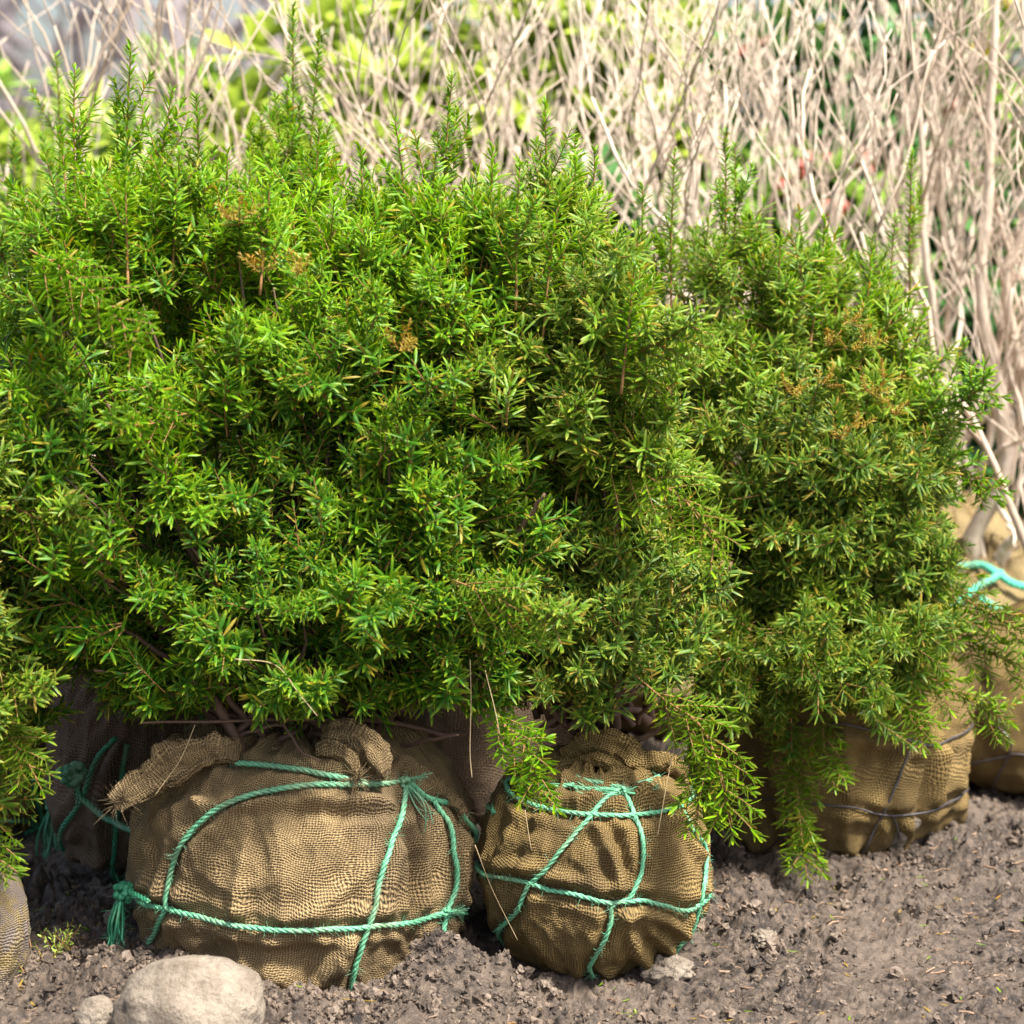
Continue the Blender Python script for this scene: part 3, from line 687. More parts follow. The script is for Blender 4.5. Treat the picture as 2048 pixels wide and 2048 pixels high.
foldsB = [([z2(*p) for p in ((575, 700), (610, 780), (650, 880), (690, 920))], .011, .010), ([z2(*p) for p in ((600, 705), (660, 760), (740, 840))], .010, .009),
          ([z2(*p) for p in ((640, 700), (720, 740), (790, 790))], .009, .009), ([z2(*p) for p in ((450, 390), (510, 470), (560, 570), (575, 640))], .009, .009),
          ([z2(*p) for p in ((490, 370), (550, 450), (590, 560), (600, 620))], -.008, .008), ([z2(*p) for p in ((150, 590), (240, 570), (330, 590), (400, 610))], .010, .011),
          ([z2(*p) for p in ((600, 320), (700, 340), (780, 410), (840, 520))], .010, .012), ([z2(*p) for p in ((300, 400), (420, 360), (520, 350))], .007, .01),
          ([z2(*p) for p in ((540, 720), (520, 800), (540, 900))], -.006, .01)]
rbB = yew_ball(bB, yB, M_BUR2, M_TWINE, ropesB, foldsB, R=.0038, fold_noise=.006)
knot(kp(bB, z2(583, 305), .01), rbB, M_TWINE, .009, 9, ((-.07, -.01, .004), (.05, -.005, .012)))
zb = lambda pts, Y: [at(*z2(x, y), Yk) for (x, y), Yk in zip(pts, np.linspace(Y[0], Y[1], len(pts)))]
cloth_roll(zb(((440, 205), (500, 200), (560, 230), (590, 280), (560, 320)), (3.56, 3.50)), (.008, .011, .013, .013, .006), rbB, M_BUR2, (1, .4), 12, fray=12, n=50)
cloth_roll(zb(((380, 190), (470, 140), (560, 160), (640, 210), (740, 200)), (3.60, 3.56)), (.012, .02, .02, .018, .008), rbB, M_BUR2, (1, .5), 13, ripple=.45)
cloth_roll(zb(((380, 230), (500, 240), (620, 250), (720, 220), (790, 260)), (3.62, 3.58)), (.014, .022, .024, .02, .01), rbB, M_BUR2, (1, .6), 14, ripple=.45)
cloth_roll(zb(((600, 320), (700, 300), (780, 360), (830, 450)), (3.53, 3.58)), (.01, .018, .016, .008), rbB, M_BUR2, (1, .5), 15)
baseB = np.array([cB[0], 3.70, .36])
cc = at(1065, 815, 3.72)
mbB, tips = yew_crown((cc[0]+.0, 3.74, cc[2]), (.225, .28, .34), baseB, 560, rng, 13.1, expo=2.3)
mb2, t2 = yew_crown(at(1230, 720, 3.50), (.10, .10, .16), baseB, 70, rng, 18.1)
mb3, t3 = yew_crown(at(1150, 1180, 3.62), (.20, .18, .15), baseB, 190, rng, 19.1, upw=.25)
for q in (mb2, mb3):
    for a in ('V', 'D', 'M', 'U'): getattr(mbB, a).extend(getattr(q, a))
    mbB.F.extend([f+mbB.n for f in q.F]); mbB.n += q.n
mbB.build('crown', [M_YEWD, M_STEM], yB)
exB = [(px(((1200, 1500), (1150, 1420), (1180, 1330), (1260, 1290)), (3.66, 3.5)), .008), (px(((1190, 1500), (1120, 1440), (1070, 1380), (1000, 1340)), (3.66, 3.5)), .007),
       (px(((1220, 1490), (1300, 1470), (1330, 1440), (1400, 1430)), (3.6, 3.5)), .006), (px(((1150, 1440), (1220, 1400), (1290, 1370)), (3.6, 3.48)), .006),
       (px(((1000, 1120), (1040, 1060), (1090, 990)), (3.5, 3.42)), .007)]
branches(baseB, tips+t3, rng, 110, .008, .04, exB).build('trunk', M_BARK, yB)
leaders(yB, [((905, 150), 3.75, 200, .05), ((1090, 205), 3.68, 190, -.02), ((985, 290), 3.6, 150, .05), ((1150, 275), 3.75, 170, .04), ((1190, 300), 3.8, 160, .02), ((830, 270), 3.7, 120, -.2), ((1040, 330), 3.5, 150, .03), ((1120, 390), 3.5, 150, .12), ((1270, 530), 3.4, 120, .1)], rng, M_YEW)
hanging(yB, ((1270, 1350), (1330, 1400), (1400, 1450), (1440, 1540), (1465, 1650)), (3.5, 3.36), rng, M_YEWD, side=(.05, .085))
hanging(yB, ((1330, 1400), (1390, 1470), (1400, 1560), (1395, 1640)), (3.48, 3.40), rng, M_YEWD, side=(.04, .06))
hanging(yB, ((980, 1400), (1010, 1450), (1060, 1510), (1080, 1590)), (3.5, 3.38), rng, M_YEW, side=(.04, .06))
hanging(yB, ((1180, 900), (1290, 950), (1380, 1010), (1440, 1090)), (3.5, 3.35), rng, M_YEWD, 'arching_branch')
hanging(yB, ((1150, 760), (1240, 720), (1330, 680), (1400, 640)), (3.5, 3.38), rng, M_YEWD, 'arching_branch')

# ---------------- yew C: right, wire caged ball
rng = np.random.default_rng(303)
cC = at(1655, 1600, 4.3); bC = Ball((cC[0]-.0, 4.30, .175), (.262, .27, .235), 9.4, lump=.08, cexp=.5, sexp=.8, cone=.0)
yC = thing('yew_shrub', (cC[0], 4.30, 0), 'wide spreading yew at the right on a burlap ball held in a wire cage', 'shrub', 'yew shrubs with burlap root balls')
foldsC = [([z2(*p) for p in ((1600, 150), (1570, 300), (1530, 450))], .012, .014), ([z2(*p) for p in ((1660, 140), (1650, 260), (1620, 380))], .012, .014),
          ([z2(*p) for p in ((1480, 150), (1450, 300), (1400, 480))], -.008, .014), ([z2(*p) for p in ((1330, 130), (1500, 160), (1700, 140))], .010, .012)]
FP = [(*bC.path(p, 60), h, wd) for p, h, wd in foldsC]
wiresC = [bC.path(pts, **kw) for pts, kw in (([z2(*p) for p in ((1330, 80), (1360, 90), (1560, 140), (1640, 150))], {'ring': True}), ([z2(*p) for p in ((1565, 110), (1540, 180), (1470, 350), (1400, 490), (1365, 570))], {'down': True}),
            ([z2(*p) for p in ((1040, 330), (1110, 335), (1330, 355), (1490, 385))], {'ring': True}), ([z2(*p) for p in ((1490, 385), (1500, 420), (1510, 470))], {}), ([z2(*p) for p in ((1150, 330), (1110, 460), (1045, 630))], {'down': True}))]
rbC = bC.build('root_ball', M_BUR2, yC, [w_[0] for w_ in wiresC], FP, fold_noise=.013, topfold=.022, nu=300, nv=160)
for P, e in wiresC: mb = MB(); tube(mb, P+e*.004, .0022, 6); mb.build('cage_wire', M_WIRE, rbC)
baseC = np.array([cC[0], 4.30, .42])
cc = at(1525, 865, 4.2)
def droopC(p, d):
    k = np.clip((.62-p[2])/.25, 0, 1); side = np.clip((p[0]-cC[0])*3, -.4, 1.2)
    return d*np.array([1, 1, 1-.95*k])+np.array([.45*side*(.4+k), -.15*k, -.22*k])
mbC, tips = yew_crown((cc[0], 4.22, cc[2]), (.26, .34, .34), baseC, 540, rng, 23.1, expo=2.4, lumps=.2, droop=droopC, upw=.45)
q1, t1 = yew_crown(at(1690, 1090, 4.15), (.185, .24, .26), baseC, 300, rng, 28.1, droop=droopC, upw=.3)
q3, t3_ = yew_crown(at(1725, 810, 4.2), (.135, .2, .18), baseC, 150, rng, 31.1, droop=droopC)
q2, t2 = yew_crown(at(1600, 1300, 4.0), (.26, .18, .12), baseC, 240, rng, 29.1, droop=droopC, upw=.05)
for q in (q1, q2, q3):
    for a in ('V', 'D', 'M', 'U'): getattr(mbC, a).extend(getattr(q, a))
    mbC.F.extend([f+mbC.n for f in q.F]); mbC.n += q.n
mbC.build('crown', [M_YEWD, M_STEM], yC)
branches(baseC, tips+t1+t2, rng, 130, .008, .05).build('trunk', M_BARK, yC)
leaders(yC, [((1450, 262), 4.1, 230, .0), ((1350, 305), 4.1, 200, .02), ((1285, 370), 4.1, 170, 0), ((1470, 290), 4.15, 200, .02), ((1600, 420), 4.1, 150, .0), ((1650, 430), 4.1, 150, .1), ((1745, 470), 4.1, 200, .08),
             ((1790, 430), 4.25, 230, .05), ((1825, 300), 4.3, 190, -.02), ((1930, 680), 4.2, 160, .35), ((1560, 480), 4.0, 130, 0), ((1850, 620), 4.1, 150, .2)], rng, M_YEW)
for p in ((1695, 650, 3.85), (1740, 690, 3.86), (1700, 700, 3.85), (1745, 790, 3.85), (1770, 760, 3.85), (1680, 880, 3.84), (1660, 690, 3.86), (1715, 850, 3.85), (1640, 770, 3.85), (1790, 830, 3.88), (1585, 790, 3.85)):
    mb = MB(); put(mb, WITH[rng.integers(3)], at(*p), np.array([.25, -.2, 1]), .5, rng); o = mb.build('withered_tip', [M_YEW, M_STEM], yC); o['label'] = 'rusty orange withered shoot tip'
hanging(yC, ((1570, 1430), (1590, 1540), (1600, 1640), (1612, 1740)), (4.05, 3.85), rng, M_YEWD, side=(.04, .06))
hanging(yC, ((1640, 1400), (1650, 1500), (1665, 1560)), (4.0, 3.9), rng, M_YEWD, side=(.04, .06))
hanging(yC, ((1760, 1180), (1880, 1240), (1970, 1300), (2050, 1340)), (4.1, 3.95), rng, M_YEWD, side=(.05, .08))
hanging(yC, ((1700, 1240), (1820, 1330), (1920, 1390), (2010, 1440)), (4.05, 3.9), rng, M_YEWD, side=(.05, .08))
hanging(yC, ((1640, 1280), (1740, 1370), (1810, 1420), (1860, 1470)), (4.0, 3.88), rng, M_YEWD, side=(.04, .07))
hanging(yC, ((1720, 1120), (1850, 1150), (1950, 1210), (2040, 1260)), (4.1, 3.95), rng, M_YEWD, side=(.05, .08))
hanging(yC, ((1760, 860), (1860, 820), (1930, 800), (1975, 760)), (4.1, 3.95), rng, M_YEW, 'arching_branch', side=(.05, .08))
hanging(yC, ((1700, 960), (1820, 930), (1920, 940), (1990, 985)), (4.1, 3.95), rng, M_YEW, 'arching_branch', side=(.05, .08))

# ---------------- yew H: cut by the left edge
rng = np.random.default_rng(404)
cH = at(-120, 1850, 3.42); bH = Ball((cH[0], 3.43, .085), (.132, .14, .125), 15.4, lump=.03, cone=0)
yH = thing('yew_shrub', (cH[0], 3.43, 0), 'yew cut off by the left edge, drooping over a mud crusted ball', 'shrub', 'yew shrubs with burlap root balls')
bH.build('root_ball', M_BUR4, yH, [], [], fold_noise=.003, topfold=.004, nu=240, nv=130)
baseH = np.array([cH[0], 3.45, .3]); cc = at(-185, 1130, 3.45)
mbH, tips = yew_crown((cc[0], 3.45, cc[2]), (.195, .24, .38), baseH, 450, rng, 33.1, expo=2.4, upw=.35)
mbH.build('crown', [M_YEWD, M_STEM], yH); branches(baseH, tips, rng, 60, .008, .03).build('trunk', M_BARK, yH)
hanging(yH, ((-80, 1300), (-10, 1340), (40, 1370), (85, 1380)), (3.4, 3.3), rng, M_YEWD, side=(.05, .07)); hanging(yH, ((-60, 1420), (0, 1460), (40, 1500), (75, 1560)), (3.4, 3.3), rng, M_YEWD, side=(.04, .06))
hanging(yH, ((-60, 980), (20, 1010), (90, 1040), (150, 1020)), (3.4, 3.3), rng, M_YEWD, 'arching_branch', side=(.05, .07))
hanging(yH, ((-60, 1550), (-30, 1610), (-10, 1680), (5, 1740)), (3.4, 3.3), rng, M_YEWD, side=(.04, .05))

# ---------------- yew F: behind A, dark brown ball at the left
rng = np.random.default_rng(505)
cF = at(262, 1640, 4.02); bF = Ball((cF[0], 4.03, .19), (.15, .17, .19), 19.4, lump=.07, cexp=.8, cone=.04)
yF = thing('yew_shrub', (cF[0], 4.03, 0), 'tall leadered yew behind the biggest one, on a dark brown burlap ball', 'shrub', 'yew shrubs with burlap root balls')
ropesF = [([z8(*p) for p in ((600, 455), (520, 540), (470, 640), (440, 750), (370, 860), (320, 980), (290, 1080), (275, 1210))], {}),
          ([z8(*p) for p in ((655, 490), (630, 650), (600, 900), (590, 1050), (605, 1200))], {'down': True})]
foldsF = [([z8(*p) for p in ((600, 520), (540, 700), (480, 900))], .012, .014), ([z8(*p) for p in ((300, 1120), (450, 1080), (600, 1090))], .014, .014), ([z8(*p) for p in ((300, 1220), (450, 1200), (600, 1220))], .010, .012)]
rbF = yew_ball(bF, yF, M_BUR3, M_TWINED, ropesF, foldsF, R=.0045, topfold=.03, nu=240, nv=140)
knot(at(*z8(375, 650), 3.84), rbF, M_TWINED, .024, 15, ((.01, 0, -.04),))
rope(catmull([at(*z8(x, y), Y) for x, y, Y in ((400, 740, 3.84), (440, 780, 3.83), (520, 850, 3.80), (600, 895, 3.75), (700, 940, 3.66))], 30), rbF, M_TWINED, .0058, seed=77)
baseF = np.array([cF[0], 4.05, .42]); cc = at(450, 890, 4.3)
mbF, tips = yew_crown((cc[0], 4.3, cc[2]), (.40, .16, .38), baseF, 300, rng, 43.1, expo=2.6, front=.8)
mbF.build('crown', [M_YEW, M_STEM], yF); branches(baseF, tips, rng, 50, .007, .03).build('trunk', M_BARK, yF)
leaders(yF, [((585, 8), 4.2, 350, .03), ((640, 65), 4.2, 300, .08), ((575, 160), 4.15, 220, .0), ((520, 230), 4.15, 180, -.05), ((600, 200), 4.15, 230, .05), ((655, 250), 4.1, 180, .1), ((500, 250), 4.15, 160, 0), ((550, 190), 4.15, 220, -.02)], rng, M_YEW)

# ---------------- yew G: far left behind
rng = np.random.default_rng(606)
cG = at(25, 1590, 4.35); bG = Ball((cG[0]-.01, 4.36, .20), (.125, .16, .22), 25.4, cexp=.7, cone=.03)
yG = thing('yew_shrub', (cG[0], 4.36, 0), 'shaded yew at the far left rear, its golden ball tied with knotted dark green twine', 'shrub', 'yew shrubs with burlap root balls')
rbG = yew_ball(bG, yG, M_BUR2, M_TWINED, [([z8(*p) for p in ((40, 872), (120, 875), (200, 890), (300, 885))], {'ring': True}), ([z8(*p) for p in ((160, 660), (180, 760), (200, 890), (240, 1020), (200, 1170))], {})],
               [([z8(*p) for p in ((250, 450), (330, 600), (350, 800))], .012, .014)], R=.0045, nu=240, nv=140)
knot(at(*z8(275, 790), 4.18), rbG, M_TWINED, .02, 17, ((-.0, -.02, -.1), (-.03, 0, -.14), (.015, 0, .03)))
baseG = np.array([cG[0], 4.4, .42]); cc = at(-60, 930, 4.45)
mbG, tips = yew_crown((cc[0], 4.48, cc[2]), (.2, .26, .44), baseG, 280, rng, 53.1, front=.75)
mbG.build('crown', [M_YEW, M_STEM], yG); branches(baseG, tips, rng, 40, .007, .03).build('trunk', M_BARK, yG)
leaders(yG, [((28, 262), 4.4, 230, .02), ((112, 110), 4.4, 200, .02), ((-10, 330), 4.4, 200, .02)], rng, M_YEW)

rng = np.random.default_rng(707)  # yew K: added behind to fill the gap between front balls with dark
cK = at(930, 1600, 4.35); bK = Ball((cK[0], 4.35, .18), (.24, .2, .2), 29.4, lump=.05)
yK = thing('yew_shrub', (cK[0], 4.35, 0), 'rear yew added to darken the gap between the two front burlap balls', 'shrub', 'yew shrubs with burlap root balls')
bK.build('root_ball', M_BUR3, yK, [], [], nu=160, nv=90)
baseK = np.array([cK[0], 4.35, .36]); cc = at(980, 1050, 4.4)
mbK, tips = yew_crown((cc[0], 4.4, cc[2]), (.36, .2, .36), baseK, 260, rng, 63.1, front=.8)
mbK.build('crown', [M_YEW, M_STEM], yK); branches(baseK, tips, rng, 30, .007, .03).build('trunk', M_BARK, yK)
# ------------------------------------------------------------------ bare shrubs behind
def grow(rng, base, height, nst, r0, spread, lean=(0, 0)):
    lines = []
    def br(p, d, r, L, lev):
        n = max(3, int(L/.06)); pts = [p]; d = nrm(d)
        for k in range(n):
            d = nrm(d+rng.normal(size=3)*[.19, .19, .07]+np.array([0, 0, .11]))
            p = p+d*L/n; pts.append(p)
        rr = np.linspace(r, max(r*.65, .0016), n+1); pts = np.array(pts); lines.append((pts, rr))
        if lev >= 3 or r < .0016: return
        nch = {0: rng.integers(3, 5), 1: rng.integers(2, 5), 2: rng.integers(0, 3)}[lev]
        for c in range(nch):
            u = rng.uniform(.3, 1) if c else 1.; k = min(int(u*n), n-1); q = pts[k]+(pts[k+1]-pts[k])*(u*n-k if u < 1 else 1)
            dd = nrm(pts[k+1]-pts[k]); a = rng.uniform(0, 6.28); x = nrm(np.cross(dd, [math.cos(a), math.sin(a), .3]))
            ang = rng.uniform(.2, .6) if c else rng.uniform(0, .25)
            br(q, dd*math.cos(ang)+x*math.sin(ang), rr[k]*rng.uniform(.5, .8), L*rng.uniform(.55, .95), lev+1)
    for s in range(nst):
        a = s/nst*6.283+rng.uniform(0, 1); sp_ = rng.uniform(.3, 1)*spread
        br(np.array(base)+[math.cos(a)*.03, math.sin(a)*.03, 0], np.array([math.cos(a)*sp_+lean[0], math.sin(a)*sp_+lean[1], 1]), r0*rng.uniform(.6, 1), height*rng.uniform(.42, .58), 0)
    return lines
BG = 'bare twiggy shrubs standing behind the yews'
def bare(px_, Y, label, m, seed, nst=5, r0=.013, spread=.5, H=1.6, rb=(.26, .24, .19), bm=None, top=.36, lean=(0, 0), ball=True):
    rng = np.random.default_rng(seed); b = at(px_, 1200, Y); t = thing('bare_shrub', (b[0], Y, 0), label, 'bare shrub', BG)
    r_ = None
    if nst:
        mb = MB()
        for P, R in grow(rng, (b[0], Y, top-.03), H, nst, r0, spread, lean): tube(mb, P, R, 5)
        mb.build('branches', m, t)
    if ball:
        bl = Ball((b[0], Y, rb[2]-.02), rb, seed*1.7, lump=.04, cexp=.6, sexp=.85, cone=.05)
        r_ = bl.build('root_ball', bm or M_BUR5, t, [], [], nu=140, nv=80, fold_noise=.01, topfold=.02)
    return t, (bl if ball else None), r_
LB = [(-60, 5.3, 'pale leafless shrub at the far left edge behind the yews', M_TWIG), (260, 5.5, 'sparse pale leafless shrub behind the tallest shoots of the big yew at left', M_TWIG),
      (470, 5.1, 'grey tan leafless shrub directly behind the tall twin yew leaders', M_TWIG2), (740, 5.35, 'pale leafless shrub left of the yew shoot at top centre', M_TWIG),
      (960, 5.05, 'upright leafless shrub behind the top of the middle yew', M_TWIG2), (1180, 5.45, 'pale dense leafless shrub behind the dip between the middle and right yews', M_TWIG),
      (1380, 5.1, 'pinkish tan leafless shrub behind the left shoulder of the right yew', M_TWIG), (1600, 5.5, 'pale leafless shrub behind the highest tips of the right yew', M_TWIG),
      (1790, 5.15, 'leafless shrub behind the right end of the right yew', M_TWIG2)]
for i, (x, Y, lb, m) in enumerate(LB):
    bare(x, Y, lb, m, 900+i, nst=(3, 3, 4, 4, 5, 4, 5, 4, 4)[i], lean=(0, 0), r0=.0115)
for i, (x, Y) in enumerate(((1080, 5.95), (1530, 6.1), (1900, 6.0))):
    bare(x, Y, ['blurred pale leafless shrub in the rear row behind the middle yew', 'blurred leafless shrub in the rear row directly above the right yew', 'leafless shrub in the rear row behind the thick forked stems at right'][i], M_TWIG, 950+i, nst=4, r0=.013)
tE, blE, rbE = bare(1965, 5.2, 'leafless shrub with thick forked stems rising from a ball with bright green twine', M_TWIG, 41, nst=0, rb=(.27, .26, .19), top=.36)
mbE = MB(); re_ = np.random.default_rng(42)
for pts, r in ((((1960, 1160), (1945, 1070), (1985, 1010), (2010, 930), (2000, 800), (1962, 600), (1975, 400), (1985, 150), (2010, -260)), .021), (((1985, 1160), (2010, 1100), (2050, 1050), (2100, 990)), .020),
               (((2000, 930), (1995, 1000), (2020, 1050), (2030, 1090)), .012), (((1985, 1010), (1930, 920), (1880, 700), (1850, 500), (1840, 250), (1790, -220)), .012), (((2010, 940), (2050, 800), (2010, 560), (2060, 380), (2040, -200)), .014),
               (((1960, 600), (1890, 480), (1880, 300), (1850, 80)), .008), (((1940, 960), (2000, 900), (2080, 860)), .009), (((2060, 380), (2100, 250)), .006), (((1930, 920), (1860, 820), (1820, 740), (1790, 560), (1780, 300)), .007)):
    P = catmull(px(pts, (5.15, 5.0)), 30); tube(mbE, P+re_.normal(size=P.shape)*.002, r*np.array([1.2-.95*(k/29)**.7 for k in range(30)]), 8)
    for k in range(7):
        j = re_.integers(8, 29); d = nrm(P[j]-P[j-1]); a = nrm(re_.normal(size=3))
        for Q, R in grow(re_, P[j], .7, 1, .004, .8, (a[0]*.6, a[1]*.4)): tube(mbE, Q, R, 5)
mbE.build('stem', M_TWIG, tE)
for i, pts in enumerate((((1890, 1165), (1960, 1155), (2020, 1190), (2060, 1200)), ((1900, 1240), (1950, 1200), (2000, 1170)), ((1960, 1220), (2010, 1250), (2060, 1270)))):
    P, e = blE.path(pts, 50); P = P+e*.012+np.array([0, -.01, .02])
    rope(P, rbE, M_TWINEB, .009, seed=50+i, fuzz=10)
# the caged ball at the right edge
tD, blD, rbD = bare(2110, 4.68, 'leafless shrub at the lower right edge on a wire caged golden ball', M_TWIG2, 61, nst=5, r0=.011, rb=(.27, .26, .17), top=.34, bm=M_BUR2, lean=(.35, .1))
for pts, kw in (([z2(*p) for p in ((1850, 60), (1855, 90), (1885, 180), (1905, 400))], {'down': True}), ([z2(*p) for p in ((1740, 205), (1880, 180), (1930, 175))], {'ring': True})):
    P, e = blD.path(pts, **kw); mb = MB(); tube(mb, P+e*.010, .0022, 6); mb.build('cage_wire', M_WIRE, rbD)
# low ball hidden behind the big yew's ball
# ------------------------------------------------------------------ leafy shrubs farther back
M_LEAF = [leaf_mat('laurel_leaves', (.09, .22, .03), (.28, .42, .06), (.3, .4, .08), (.5, .5, .1), (.2, .32, .12), .28, .3, .3),
          leaf_mat('lime_leaves', (.25, .38, .04), (.48, .57, .09), (.6, .6, .1), (.7, .6, .1), (.4, .5, .15), .35, .4, .3),
          leaf_mat('dark_leaves', (.03, .11, .03), (.10, .24, .06), (.1, .2, .06), (.2, .25, .1), (.1, .2, .1), .25, .2, .3)]
def whorl(rng, n, L, wd):
    a = np.arange(n)*2.4+rng.normal(size=n)*.2; el = np.radians(rng.uniform(5, 65, n))
    d = np.stack([np.cos(a)*np.cos(el), np.sin(a)*np.cos(el), np.sin(el)], -1); s = nrm(np.cross(d, [0, 0, 1.]))
    V, F, D = needles(d*.01, d, s, L*rng.uniform(.7, 1.1, n), np.full(n, wd), rng.uniform(-.3, -.05, n), rng.random(n))
    return V, F, D, np.zeros(len(F))
_w = np.random.default_rng(9); WH = {k: [whorl(_w, 9, *k) for _ in range(5)] for k in ((.13, .038), (.09, .03), (.19, .05))}
def leafy(px_, Y, top_py, width, label, m, seed, key=(.13, .038), n=260, flower=None, fn=0, low=.1):
    rng = np.random.default_rng(seed); b = at(px_, top_py, Y); H = b[2]; t = thing('leafy_shrub', (b[0], Y, 0), label, 'leafy shrub', 'broad leaved shrubs blurred in the background'); mb = MB(); st = MB()
    for k in range(n):
        u = nrm(rng.normal(size=3)); u[1] = -abs(u[1]) if rng.random() < .7 else u[1]
        p = np.array([b[0], Y, H*.52])+u*np.array([width/2, width*.35, H*.48])*(1-.5*rng.random()**2)*(1+.15*noise(u*2+seed))
        d = nrm(p-np.array([b[0], Y, .1]))+[0, -.2, .5]+rng.normal(size=3)*.25
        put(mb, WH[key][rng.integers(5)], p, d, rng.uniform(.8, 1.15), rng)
        if k % 5 == 0: tube(st, catmull([np.array([b[0], Y, .02]), np.array([b[0], Y, .02])*.5+p*.5+rng.normal(size=3)*.05, p], 6), np.linspace(.014, .004, 6), 5)
    mb.build('crown', m, t); st.build('trunk', M_BARK, t)
    for k in range(fn):
        u = nrm(rng.normal(size=3)); u[1] = -abs(u[1]); p = np.array([b[0], Y, H*.55])+u*np.array([width/2, width*.35, H*.48]); fb = MB(); R, F = rock_arrays(k, 10, 7, .3)
        for j in range(9): fb.add(R*rng.uniform(.012, .02)+p+rng.normal(size=3)*[.017, .017, .011], F)
        fb.build('flower_cluster', flower, t)
leafy(60, 7.2, 215, 1.0, 'yellow green leafy shrub blurred at the upper left edge', M_LEAF[1], 1, flower=M_PINK, fn=6)
leafy(390, 7.4, 150, .9, 'mid green shrub blurred behind the sparse twigs at upper left', M_LEAF[0], 2, n=240)
leafy(640, 7.3, 40, .9, 'lime green broad leaved shrub behind the tall twin yew leaders', M_LEAF[1], 3, (.19, .05))
leafy(900, 7.6, -60, 1.0, 'yellow green broad leaved shrub behind the top centre yew shoot', M_LEAF[1], 4, (.19, .05), flower=M_PINK, fn=4)
leafy(1180, 7.2, -100, .9, 'lime green glossy leaved shrub behind the dip between yews', M_LEAF[1], 5, (.19, .05), n=300)
leafy(1440, 7.4, -120, .9, 'bright green shrub at top right of centre with pink flower heads', M_LEAF[1], 6, flower=M_PINK, fn=8)
leafy(1700, 7.1, -150, .9, 'dark green glossy shrub at upper right with red bud clusters', M_LEAF[2], 7, n=300, flower=M_RED, fn=10)
leafy(1960, 7.3, -150, 1.0, 'mid green shrub at the upper right edge with yellow blooms', M_LEAF[0], 8, n=320, flower=M_YELL, fn=6)
leafy(1960, 6.5, 560, .7, 'low dark green shrub behind the thick forked stems at right', M_LEAF[2], 9, (.09, .03), n=320, flower=M_RED, fn=5)
leafy(1560, 6.7, 330, .8, 'low mid green shrub behind the right yew, mostly hidden by twigs', M_LEAF[0], 10, (.13, .038), n=300, flower=M_RED, fn=5)
leafy(1150, 6.7, 330, .8, 'low dark shrub behind the middle yew, mostly hidden by twigs', M_LEAF[2], 12, (.13, .038), n=260)
leafy(230, 6.8, 330, .8, 'low yellow green shrub behind the big yew at left', M_LEAF[1], 13, (.13, .038), n=260, flower=M_PINK, fn=4)
leafy(-300, 8.2, 60, 1.6, 'green shrub standing beyond the upper left corner', M_LEAF[0], 14, n=200)
# ------------------------------------------------------------------ far trees
for i in range(10):
    rng = np.random.default_rng(700+i); Y = rng.uniform(22, 42); x = at(-80+i*72+rng.uniform(-25, 25), 50, Y)[0]
    t = thing('bare_tree', (x, Y, 0), 'grey brown leafless tree trunk far off in the pale upper left background', 'tree', 'distant leafless trees')
    mb = MB(); r = rng.uniform(.07, .17); tube(mb, catmull([(x, Y, -.1), (x+rng.normal()*.1, Y, 3), (x+rng.normal()*.4, Y, 9)], 14), np.linspace(r, r*.4, 14), 8); mb.build('trunk', M_FAR, t)
    mb = MB()
    for k in range(26):
        z = rng.uniform(1.0, 8); d = rng.normal(size=3)*[1, 1, .2]+[0, 0, .8]; p = np.array([x, Y, z])
        tube(mb, catmull([p, p+d*.8, p+d*1.6+rng.normal(size=3)*.3], 8), np.linspace(.05, .01, 8), 5)
    mb.build('limb', M_FAR, t)
# ------------------------------------------------------------------ small things
def straw(pts, Y, label, r=.0007, seed=1):
    rng = np.random.default_rng(seed); mb = MB(); tube(mb, catmull(px(pts, Y), 24), np.linspace(r, r*.6, 24), 5); o = mb.build('dry_stalk', M_STRAW); tag(o, label, 'dry stalk', 'dry grass stalks caught in the yews')
straw(((940, 1320), (942, 1400), (940, 1500), (944, 1555)), (3.4, 3.34), 'pale dry stalk hanging from the big yew left of the golden ball')
straw(((1352, 1480), (1335, 1560), (1315, 1672)), (3.46, 3.42), 'thin pale stalk hanging in front of the golden ball at its right')
straw(((1050, 1620), (1056, 1660), (1063, 1702)), (3.47, 3.46), 'short dry stalk stuck on the upper left of the golden ball')
straw(((950, 1690), (985, 1780), (1035, 1880)), (3.45, 3.44), 'long dry stalk leaning down across the left side of the golden ball')
straw(((470, 1318), (550, 1330), (600, 1390), (635, 1432)), (3.3, 3.28), 'shiny pale stalk arching through the lower needles of the big yew', .0008)
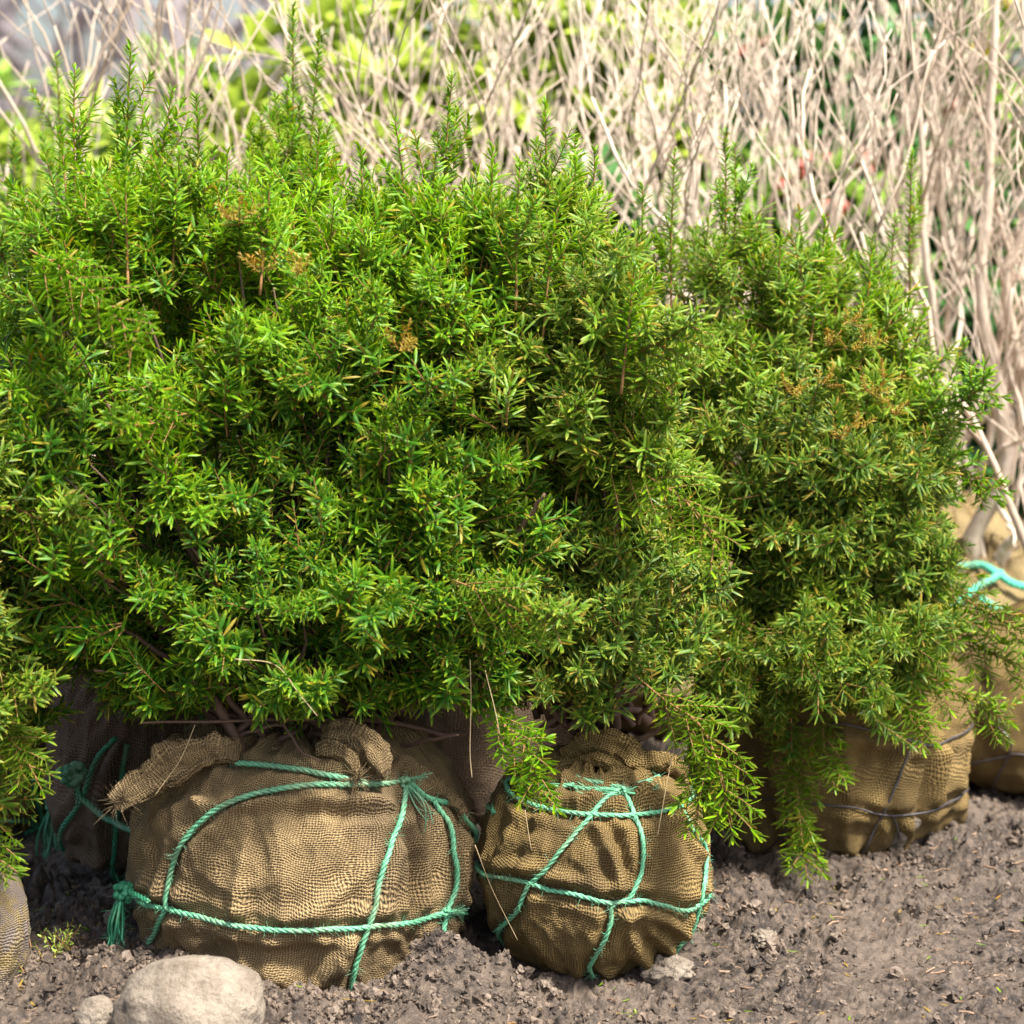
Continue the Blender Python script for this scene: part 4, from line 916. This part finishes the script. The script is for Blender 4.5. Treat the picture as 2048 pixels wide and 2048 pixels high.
straw(((390, 1450), (360, 1520), (310, 1590)), (3.42, 3.38), 'dry stalk lying over the burlap flap at the left of the largest ball')
straw(((970, 1340), (990, 1420), (1000, 1470)), (3.42, 3.38), 'bent dry stalk hanging between the two front balls')
def weed():
    rng = np.random.default_rng(4); g = ground_at(95, 1935); mb = MB(); z = float(ground_h(g[0], g[1]))
    for k in range(16):
        a = rng.uniform(0, 6.28); shoot(mb, np.array([g[0]+rng.normal()*.025, g[1]+rng.normal()*.03, z]), np.array([math.cos(a), math.sin(a), 1.2]), rng.uniform(.02, .05), rng, .012, sp=.006, wd=.003)
    o = mb.build('weed', [M_LEAF[1], M_STEM]); tag(o, 'tiny green weed sprouting from the soil left of the large rounded stone', 'weed')
weed()
def weed2(px_, py_, label, seed):
    rng = np.random.default_rng(seed); g = ground_at(px_, py_); mb = MB(); z = float(ground_h(g[0], g[1]))
    for k in range(5):
        a = rng.uniform(0, 6.28); shoot(mb, np.array([g[0]+rng.normal()*.008, g[1]+rng.normal()*.008, z]), np.array([math.cos(a), math.sin(a), .8]), .015, rng, .008, sp=.004, wd=.003)
    tag(mb.build('weed', [M_LEAF[1], M_STEM]), label, 'weed')
weed2(1258, 2000, 'tiny bright green sprout in the soil in front of the golden ball', 6)
def fallen():
    rng = np.random.default_rng(8); b = []; d = []
    for _ in range(260):
        x = rng.uniform(-.8, 1.); y = rng.uniform(3.2, 4.2); a = rng.uniform(0, 6.28); b.append((x, y, float(ground_h(x, y))+.004)); d.append((math.cos(a), math.sin(a), rng.uniform(-.1, .3)))
    b = np.array(b); d = nrm(np.array(d)); s = nrm(np.cross(d, [0, 0, 1.])); V, F, D = needles(b, d, s, rng.uniform(.012, .022, len(b)), np.full(len(b), .0026), rng.uniform(-.1, .1, len(b)), rng.random(len(b)))
    D[:, 2] = .8; D[:, 3] = (rng.random(len(b)) < .6).repeat(12)*.7
    mb = MB(); mb.add(V, F, D); tag(mb.build('fallen_needles', M_YEWD), 'fallen yew needles lying on the soil', kind='stuff')
fallen()
print('polys', sum(len(o.data.polygons) for o in SC.objects if o.type == 'MESH'))
